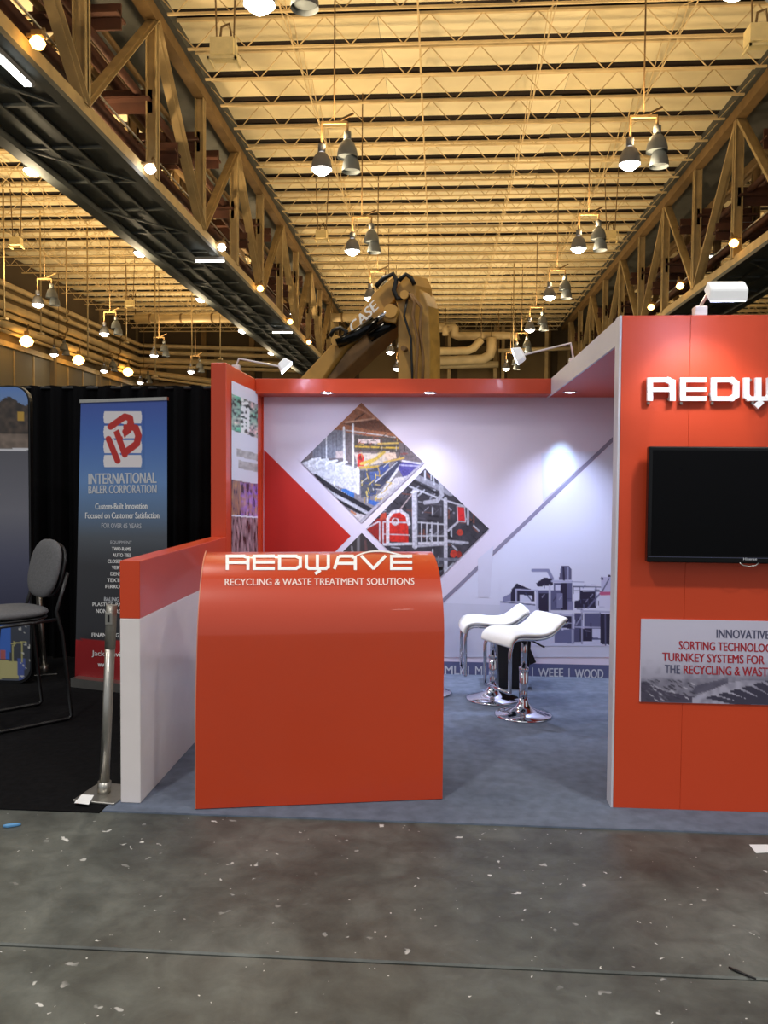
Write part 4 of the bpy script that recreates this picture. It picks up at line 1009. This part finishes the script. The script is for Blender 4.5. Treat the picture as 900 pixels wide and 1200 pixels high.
# bar stools
def make_stool():
    t = thing('bar_stool', 'x', 'stool')
    child(MB().lathe([(.195, 0), (.2, .006), (.19, .014), (.12, .03), (.06, .055), (.035, .09), (.032, .12)], n=40).build('base', CHROME), t)
    child(MB().tube([(0, 0, .1), (0, 0, .33)], .03, 20).tube([(0, 0, .33), (0, 0, .56)], .022, 20).build('column', CHROME), t)
    child(MB().tube([(0, 0, .31), (0, 0, .335)], .034, 20).build('collar', CHROME), t)
    # local: front = -x
    cur = [(-.215, .515), (-.212, .545), (-.19, .57), (-.15, .58), (-.08, .575), (0, .568), (.07, .572), (.125, .59), (.17, .622), (.21, .655), (.245, .67)]
    th = .034; W = .18; vs = []; nrm = []
    pts = []
    for i in range(len(cur) - 1):
        for k in range(3):
            s = k / 3; P0 = cur[max(i - 1, 0)]; P1 = cur[i]; P2 = cur[i + 1]; P3 = cur[min(i + 2, len(cur) - 1)]
            pts.append(tuple(.5 * ((2 * P1[j]) + (-P0[j] + P2[j]) * s + (2 * P0[j] - 5 * P1[j] + 4 * P2[j] - P3[j]) * s * s + (-P0[j] + 3 * P1[j] - 3 * P2[j] + P3[j]) * s ** 3) for j in (0, 1)))
    pts.append(cur[-1])
    b = MB(); rings = []
    for i, (x, z) in enumerate(pts):
        a = pts[max(i - 1, 0)]; c = pts[min(i + 1, len(pts) - 1)]; dx, dz = c[0] - a[0], c[1] - a[1]; L = math.hypot(dx, dz); nx, nz = -dz / L, dx / L
        e = .6 if i in (0, len(pts) - 1) else 1.
        ring = []
        for (yy, tt) in ((-W + .012, 0), (-W, .35), (-W, .7), (-W + .02, 1), (0, 1.12), (W - .02, 1), (W, .7), (W, .35), (W - .012, 0)):
            ring.append((x + nx * th * tt * e, yy, z + nz * th * tt * e))
        rings.append(ring)
    n = len(rings[0]); vs = [v for r_ in rings for v in r_]; fs = []
    for i in range(len(rings) - 1):
        for k in range(n):
            k2 = (k + 1) % n; fs.append((i * n + k, i * n + k2, (i + 1) * n + k2, (i + 1) * n + k))
    fs.append(tuple(range(n))); fs.append(tuple((len(rings) - 1) * n + k for k in range(n))[::-1])
    b.add(vs, fs, True); s_ = recalc(b.build('seat', LEATHER)); child(s_, t)
    s_.modifiers.new('sub', 'SUBSURF').levels = 1
    for sy in (-1, 1):
        y = sy * (W - .03)
        child(MB().tube([(-.22, y, .21), (-.222, y, .48)] + [(x * (1.0), y, z - .012) for x, z in pts[4::2]] , .0125, 8).build('frame_tube', CHROME), t)
    child(MB().tube([(-.22, -W + .03, .21), (-.22, W - .03, .21)], .0125, 8).build('foot_rest', CHROME), t)
    child(MB().box((-.08, -.1, .545), (.08, .1, .555)).build('mounting_plate', BLACK), t)
    child(MB().tube([(0, .01, .54), (0, -.12, .53), (.02, -.2, .51)], .006, 6).build('lever', BLACK), t)
    return t
st = make_stool()
tag(st, 'white bar stool with chrome base standing in front, turned toward the counter', 'stool', 'white bar stools')
s1 = onZ(613, 838, .008); st.location = s1; st.rotation_euler = (0, 0, math.atan2(.5, .86)); 
st2 = copy_tree(st); s2 = onZ(577, 819, .008); st2.location = s2; st2.rotation_euler = (0, 0, math.radians(4)); tag(st2, 'white bar stool just behind, its curled back to the right', 'stool', 'white bar stools')
s3 = onZ(499, 812, .008)
fs_ = thing('floor_stand', 'stand mostly hidden behind the counter, only its round chrome base edge showing', 'stand', s3)
child(MB().lathe([(.195, 0), (.2, .006), (.19, .014), (.12, .03), (.06, .055), (.03, .09)], tuple(s3), n=40).build('base', CHROME), fs_)
child(MB().tube([s3 + Vector((0, 0, .08)), s3 + Vector((0, 0, .95))], .02, 16).build('pole', CHROME), fs_)
child(bevel(MB().box(tuple(s3 + Vector((-.12, -.09, .95))), tuple(s3 + Vector((.12, .09, .98)))).build('tray', BLACK), .005), fs_)
print('stools', s1, s2, s3)
# black waste bin
c = onZ(600, 803, .008)
bn = thing('waste_bin', 'black waste bin behind the bar stools', 'bin', c)
pr = []
b = MB()
b.add([Vector(p) + c for p in ((-.11, -.12, 0), (.11, -.12, 0), (.11, .12, 0), (-.11, .12, 0), (-.13, -.14, .4), (.13, -.14, .4), (.13, .14, .4), (-.13, .14, .4))], [(0, 3, 2, 1), (0, 1, 5, 4), (1, 2, 6, 5), (2, 3, 7, 6), (3, 0, 4, 7)])
child(b.build('body', BLACK), bn)
child(bevel(MB().box(tuple(c + Vector((-.14, -.15, .385))), tuple(c + Vector((.14, .15, .42)))).build('lid', BLACK), .008), bn)
child(MB().prism([c + Vector(p) for p in ((.10, -.152, .38), (.17, -.152, .22), (.12, -.152, .2), (.09, -.152, .36))], (0, .1, 0)).build('bag_edge', BLACK), bn)

# ============================================================ NEIGHBOUR STAND
# black drape
YD = YB + .30
dz0 = onY(120, 452, YD).z
print('drape top', dz0)
b = MB(); xa, xb = -6.5, XS - .12; n = 420; vs = []
for i in range(n + 1):
    x = xa + (xb - xa) * i / n
    y = YD + .035 * math.sin(x * 34 + 1.7 * math.sin(x * 5)) + .012 * math.sin(x * 90)
    vs += [(x, y, .007), (x, YD + (y - YD) * .8, dz0 - .04), (x, YD + (y - YD) * .4, dz0 + .004 * math.sin(x * 34))]
b.add(vs, [(3 * i + k, 3 * i + 3 + k, 3 * i + 4 + k, 3 * i + 1 + k) for i in range(n) for k in (0, 1)], True)
dr = thing('drape', 'black pipe-and-drape curtain behind the roll-up banner', 'curtain', ((xa + xb) / 2, YD, 0))
child(b.build('cloth', DRAPE), dr)
child(MB().tube([(xa, YD + .02, dz0 - .02), (xb, YD + .02, dz0 - .02)], .02, 8).build('rail', BLACK), dr)
for x in (xa + .1, -4.2, xb - .12): child(MB().tube([(x, YD + .07, .007), (x, YD + .07, dz0 - .02)], .02, 8).build('upright', STEEL), dr)

# roll-up banner
bl = onZ(90, 798, .03); ang = math.radians(-17)
bn_x = Vector((math.cos(ang), math.sin(ang), 0)); bn_n = Vector((-bn_x.y, bn_x.x, 0))
mN = lambda a, b: onP(a, b, bl, bn_n)
rb = thing('rollup_banner', 'tall blue and grey roll-up banner of a baler company', 'banner', bl)
tlp, trp = mN(95, 470), mN(196, 467.5); wid = (mN(196, 640) - mN(92, 640)).length
print('banner', bl, tlp, trp, wid)
org = bl.copy(); org.z = 0
BW = .78; BH = (tlp.z + trp.z) / 2
def quadp(u0, u1, z0, z1, y=0.): return [org + bn_x * u0 + bn_n * y + Vector((0, 0, z0)), org + bn_x * u1 + bn_n * y + Vector((0, 0, z0)), org + bn_x * u1 + bn_n * y + Vector((0, 0, z1)), org + bn_x * u0 + bn_n * y + Vector((0, 0, z1))]
BW = (mN(196, 467.5) - mN(95, 470)).length; u_off = (mN(95, 470) - org).dot(bn_x)
child(recalc(MB().prism(quadp(u_off - .04, u_off + BW + .06, .006, .075, -.09), bn_n * .16).build('base_cassette', STEEL)), rb)
child(recalc(MB().prism(quadp(u_off - .005, u_off + BW + .005, BH - .012, BH + .012, -.012), bn_n * .024).build('top_rail', STEEL)), rb)
child(MB().tube([org + bn_x * (u_off + BW / 2) + bn_n * .05 + Vector((0, 0, .07)), org + bn_x * (u_off + BW / 2) + bn_n * .012 + Vector((0, 0, BH))], .012, 8).build('support_pole', STEEL), rb)
BLp = [(95, 470), (196, 467.5), (196, 806), (88, 793)]
def ban_col(P):
    t = (P[:, 1] - 468) / 325.; 
    ks = np.array([0, .12, .3, .42, .50, .6, .865, .8651, 1.02]); cs_ = np.array([(64, 88, 168), (70, 108, 184), (104, 142, 194), (96, 120, 150), (86, 92, 100), (60, 61, 66), (52, 53, 58), (168, 30, 34), (150, 26, 30)], float)
    lean = t + (P[:, 0] - 95) / 101 * -.012 * (t > .5)
    out = np.stack([np.interp(lean, ks, cs_[:, k]) for k in range(3)], 1); return out
grid_print('banner_sheet', BLp, 24, 160, mN, ban_col, rb, bn_n * -.002, 'blue to charcoal printed sheet with red foot')
# logo of stacked bales with slanted initials
def bale_col(P):
    Q = (P - np.array([90, 460])) * 7.5
    out = ban_col(P); red = np.array([190, 44, 38.]); wh = np.array([232, 226, 228.])
    for (ya, yb) in ((165, 272), (293, 402), (420, 532), (548, 655)):
        cy = (ya + yb) / 2; bulge = 8 * (1 - ((Q[:, 1] - cy) / (yb - ya) * 2) ** 2)
        m = (Q[:, 1] > ya) & (Q[:, 1] < yb) & (Q[:, 0] > 246 - bulge) & (Q[:, 0] < 566 + bulge); out[m] = wh
    for pts, w_ in (([(282, 408), (362, 600)], 52), ([(352, 345), (425, 545)], 52), ([(300, 300), (425, 212), (470, 225), (478, 270), (430, 345)], 56), ([(440, 300), (520, 310), (545, 380), (530, 450), (425, 530)], 58), ([(400, 400), (470, 340)], 26)):
        m = line_mask(Q / 7.5, [(a / 7.5, b / 7.5) for a, b in pts], w_ / 7.5); out = out * (1 - m[:, None]) + red * m[:, None]
    for pts, w_ in (([(305, 370), (395, 590)], 15), ([(385, 320), (415, 400)], 14), ([(300, 355), (400, 298)], 14)):
        m = line_mask(Q / 7.5, [(a / 7.5, b / 7.5) for a, b in pts], w_ / 7.5); out = out * (1 - m[:, None]) + wh * m[:, None]
    for tri in ([(395, 275), (430, 245), (445, 280)], [(430, 385), (490, 350), (505, 395)], [(430, 425), (495, 420), (440, 460)]):
        m = poly_mask(Q, tri)[:, None]; out = out * (1 - m) + wh * m
    return out
grid_print('logo_print', ((120, 480), (169, 480), (169, 549), (120, 549)), 110, 155, mN, bale_col, rb, bn_n * -.004, 'white stack of bales with slanted red initials')
def bt(s, q, m=LETTER, bold=.02): text('lettering', s, q, mN, m, rb, bn_n * -.005, bold)
bt('INTERNATIONAL', ((104, 555), (184, 553.5), (184, 566), (104, 567.5)), LETTERP, .03)
bt('BALER CORPORATION', ((104, 569), (184, 568), (184, 577.5), (104, 578.5)), LETTERP, .02)
bt('Custom-Built Innovation', ((112, 590), (173, 589), (173, 596.5), (112, 597)))
bt('Focused on Customer Satisfaction', ((100.5, 600.5), (187, 600), (187, 607.5), (100.5, 607.5)))
bt('FOR OVER 65 YEARS', ((119.5, 613), (166, 613.5), (166, 619), (119.5, 618.5)), LETTERP, 0)
yy = 633.5
for s, x0, x1, bd in (('EQUIPMENT', 130, 155, 0), ('TWO-RAMS', 131.5, 154, .03), ('AUTO-TIES', 132.5, 154, .03), ('CLOSED DOOR', 126.5, 159, .03), ('VERTICAL', 131.5, 154, .03), ('DENSIFIERS', 130, 155, .03), ('TEXTILE', 126, 148, .03), ('FERROUS', 124, 148, .03)):
    bt(s, ((x0, yy), (x1, yy + .3), (x1, yy + 4.6), (x0, yy + 4.2)), LETTERP if bd == 0 else LETTER, bd); yy += 7.35
for s, x0, x1, y in (('BALING', 122.5, 140, 699.5), ('PLASTICS, PAPER', 109, 152, 706), ('NON-FERROUS', 113, 150, 713.5), ('FINANCING', 108, 140, 741.5)):
    bt(s, ((x0, y), (x1, y + .5), (x1, y + 5.2), (x0, y + 4.7)), LETTER if s != 'BALING' else LETTERP, .02)
bt('Jacksonville', ((108, 762), (150, 764), (150, 772), (108, 770)), LETTER, .02)
bt('www.', ((115, 777), (130, 778), (130, 782), (115, 781)), LETTER, .02)

# pop-up display on the far left
YP = onZ(20, 801, .006).y
pd_ = thing('display_panel', 'tall rounded display stand with photos at top and foot, at the left edge', 'display', (-3.9, YP + .1, 0))
mD = lambda a, b: onY(a, b, YP)
xr_ = mD(36, 640).x; xl_ = xr_ - 1.15; zt_ = mD(10, 452).z
def rrect(x0, x1, z0, z1, r, y, n=6):
    pts = []
    for cx_, cz_, a0_ in ((x1 - r, z1 - r, 0), (x0 + r, z1 - r, 90), (x0 + r, z0 + r, 180), (x1 - r, z0 + r, 270)):
        for k in range(n + 1):
            a = math.radians(a0_ + 90 * k / n); pts.append((cx_ + r * math.cos(a), y, cz_ + r * math.sin(a)))
    return pts
child(recalc(MB().prism(rrect(xl_, xr_, .006, zt_, .12, YP + .003), (0, .05, 0)).build('frame', BLACK)), pd_)
def disp_col(P):
    t = P[:, 1]; out = np.zeros((len(P), 3))
    ks = [452, 468, 470, 526, 527, 600, 660, 719, 720, 806]; cs_ = np.array([(96, 134, 200), (110, 140, 190), (110, 140, 190), (120, 110, 104), (92, 92, 100), (112, 112, 122), (76, 78, 100), (50, 52, 76), (60, 66, 80), (58, 60, 66)], float)
    out = np.stack([np.interp(t, ks, cs_[:, k]) for k in range(3)], 1)
    m = (t > 470 - 5 * np.sin(P[:, 0] * .16)) & (t < 508); n_ = vnoise(P, 4, 2); out[m] = (np.array([44, 38, 36.]) + n_[:, None] * np.array([50, 40, 30.]))[m]
    m = (t > 508) & (t < 525); out[m] = (np.array([128, 112, 100.]) * (.8 + .3 * n_[:, None]))[m]
    m = (t >= 525.5) & (t < 528); out[m] = (215, 215, 220)
    m = (abs(P[:, 0] - 24) < 4) & (abs(t - 488) < 5); out[m] = (190, 150, 60)
    m = (t > 722)
    for pts, c in (([(-60, 732), (12, 732), (12, 772), (-60, 772)], (60, 104, 190)), ([(-60, 770), (24, 775), (22, 795), (-60, 796)], (176, 170, 120)), ([(-60, 796), (32, 796), (32, 806), (-60, 806)], (90, 96, 108)), ([(20, 772), (30, 772), (28, 800), (22, 800)], (72, 88, 150)), ([(0, 762), (6, 762), (6, 772), (0, 772)], (170, 90, 90))):
        k = (poly_mask(P, pts) > .5) & m; out[k] = c
    for pts in ([(16, 752), (15, 775)], [(26, 755), (26, 775)], [(14, 754), (30, 752)]):
        k = (line_mask(P, pts, 1.6) > .5) & m; out[k] = (170, 165, 110)
    k = m & (vnoise(P, 3, 7) > .72) & (P[:, 0] > 22); out[k] = (190, 190, 186)
    k = (t > 719) & (t < 722); out[k] = (170, 172, 180)
    return out
def mDc(a, b):
    p = onY(a, b, YP); x = min(max(p.x, xl_ + .012), xr_ - .012); z = min(max(p.z, .03), zt_ - .012)
    r = .11; cxr, czt, czb = xr_ - .012 - r, zt_ - .012 - r, .03 + r
    if x > cxr and (z > czt or z < czb):
        cz = czt if z > czt else czb; dx, dz_ = x - cxr, z - cz; L = math.hypot(dx, dz_)
        if L > r: x, z = cxr + dx / L * r, cz + dz_ / L * r
    return Vector((x, YP, z))
grid_print('display_sheet', ((-130, 448), (38, 449), (40, 803), (-130, 800)), 110, 300, mDc, disp_col, pd_, Vector((0, -.002, 0)), 'printed sheet of town and machine photos')

# steel posts
def post(label, base_c, top, size, m_plate, rz, slip=True):
    t = thing('barrier_post', label, 'post', base_c, group='steel barrier posts'); s = size / 2
    M = rotz(rz)
    pl = [M @ Vector(p) + base_c for p in ((-s * .8, -s, 0), (s, -s, 0), (s, s, 0), (-s * .8, s, 0))]
    child(bevel(recalc(MB().prism(pl, (0, 0, .012)).build('base_plate', m_plate)), .003, 1), t)
    bt_ = base_c + Vector((0, 0, .012)); top = Vector(top)
    child(MB().tube([bt_, bt_ + (top - bt_) * .06], .033, 16).build('socket', STEEL), t)
    child(MB().tube([bt_ + (top - bt_) * .03, bt_ + (top - bt_) * .78], .025, 16).build('pole', STEEL), t)
    child(MB().tube([bt_ + (top - bt_) * .77, bt_ + (top - bt_) * .93, top], .027, 16).build('sleeve', mat('grey sleeve', (150, 148, 140), .4, .6)), t)
    k = bt_ + (top - bt_) * .93
    child(bevel(MB().box(tuple(k + Vector((-.02, -.034, -.03))), tuple(k + Vector((.02, -.02, .035)))).build('bracket', STEEL), .004), t)
    child(MB().box(tuple(k + Vector((-.005, -.036, -.015))), tuple(k + Vector((.005, -.0335, .022)))).build('slot', BLACK), t)
    if slip:
        q = [onZ(87, 941, .0205), onZ(104, 943, .0205), onZ(110, 932, .0205), onZ(96, 931, .0205)]
        child(recalc(MB().prism([Vector((p.x, p.y, .0205)) for p in q], (0, 0, .001)).build('paper_label', PAPER)), t)
    return t
pc_ = onZ(122, 931, .006)
tp = onY(131, 709, pc_.y + .02)
post('leaning steel post on a flat plate with white label, beside the low wall', pc_, tp, .25, STEEL, math.radians(-8))
p2 = onZ(52, 789, .006); tp2 = onY(43, 660, p2.y)
post('steel post behind the grey chair, on a small dark plate', p2, tp2, .2, BTUBE, math.radians(25), False)

# chair
f_ = Vector((-.69, -.72, 0)).normalized(); s_ = Vector((-f_.y, f_.x, 0)); 
e1, e2 = onZ(84, 841, .02), onZ(49, 824, .02); cc = (e1 + e2) / 2
print('chair', e1, e2)
ch = thing('sled_chair', 'tall grey fabric chair with black sled base, at the left edge', 'chair', (cc.x, cc.y, .006))
sv = (e2 - e1); sv.z = 0; hwid = sv.length / 2; sv.normalize(); fv = Vector((-sv.y, sv.x, 0)); fv = fv if fv.dot(f_) > 0 else -fv
def cp(a, s, z): return cc + fv * a + sv * s + Vector((0, 0, z - cc.z))
SZ = onY(30, 714, (cp(.2, 0, 0)).y).z
print('seat z', SZ)
for sg in (-1, 1):
    w2 = hwid * sg
    child(MB().tube([cp(.02, w2, 1.0), cp(.1, w2, SZ), cp(.06, w2, SZ - .15), cp(.03, w2, .3), cp(0, w2, .035), cp(.02, w2, .019), cp(.5, w2, .019), cp(.53, w2, .03), cp(.50, w2, .35), cp(.46, w2, SZ - .06), cp(.1, w2, SZ - .05)], .0125, 8).build('side_frame', BTUBE), ch)
child(MB().tube([cp(.51, -hwid, .25), cp(.51, hwid, .25)], .012, 8).build('foot_bar', BTUBE), ch)
def cushion(name, ctr, ax, ay, az, hx, hy, hz, m, nexp=2.6):
    b = MB(); N1, N2 = 24, 10; vs = []
    pw = lambda v, e: math.copysign(abs(v) ** e, v)
    for j in range(N2 + 1):
        ph = -math.pi / 2 + math.pi * j / N2
        for i in range(N1):
            th = 2 * math.pi * i / N1
            vs.append(ctr + ax * hx * pw(math.cos(ph), .5) * pw(math.cos(th), .75) + ay * hy * pw(math.cos(ph), .5) * pw(math.sin(th), .75) + az * hz * pw(math.sin(ph), .9))
    fs = [(j * N1 + i, j * N1 + (i + 1) % N1, (j + 1) * N1 + (i + 1) % N1, (j + 1) * N1 + i) for j in range(N2) for i in range(N1)]
    b.add(vs, fs, True); return child(b.build(name, m), ch)
cushion('seat', cp(.33, 0, SZ - .005), fv, sv, Vector((0, 0, 1)), .25, .235, .035, GFAB)
cushion('seat_pan', cp(.32, 0, SZ - .04), fv, sv, Vector((0, 0, 1)), .235, .225, .02, BLACK)
bup = (Vector((0, 0, 1)) - fv * .22).normalized(); bn2 = sv.cross(bup).normalized()
cushion('backrest', cp(.075, 0, SZ + .27), sv, bup, bn2, .225, .20, .035, GFAB)
cushion('back_shell', cp(.035, 0, SZ + .26), sv, bup, bn2, .22, .19, .022, BLACK)

# litter on the concrete
p = onZ(13, 969, 0)
tag(bevel(recalc(MB().prism([p + Vector(v) for v in ((-.035, -.012, .001), (-.01, -.016, .001), (.028, .004, .001), (.04, .018, .001), (.005, .016, .001), (-.02, .006, .001))], (0, 0, .012)).build('scrap', BLUESC)), .003), 'small pale blue scrap on the concrete at the left', 'scrap')
q = [onZ(878, 990, 0), onZ(905, 990, 0), onZ(910, 999, 0), onZ(886, 1000, 0)]
tag(recalc(MB().prism([Vector((v.x, v.y, .0008)) for v in q], (0, 0, .001)).build('paper_sheet', PAPER)), 'white paper scrap on the concrete before the tower', 'paper')
bc = MB(); pts = [onZ(*v, .003) for v in ((854, 1134), (862, 1138), (874, 1143), (886, 1148))]
tag(MB().tube([Vector((v.x, v.y, .005)) for v in pts], [.003, .005, .004, .003], 6).build('twig', BLACK), 'thin black strip lying at the floor joint', 'scrap')

print('objects', len(bpy.data.objects), 'tris', sum(len(o.data.polygons) for o in C.objects if o.type == 'MESH'))
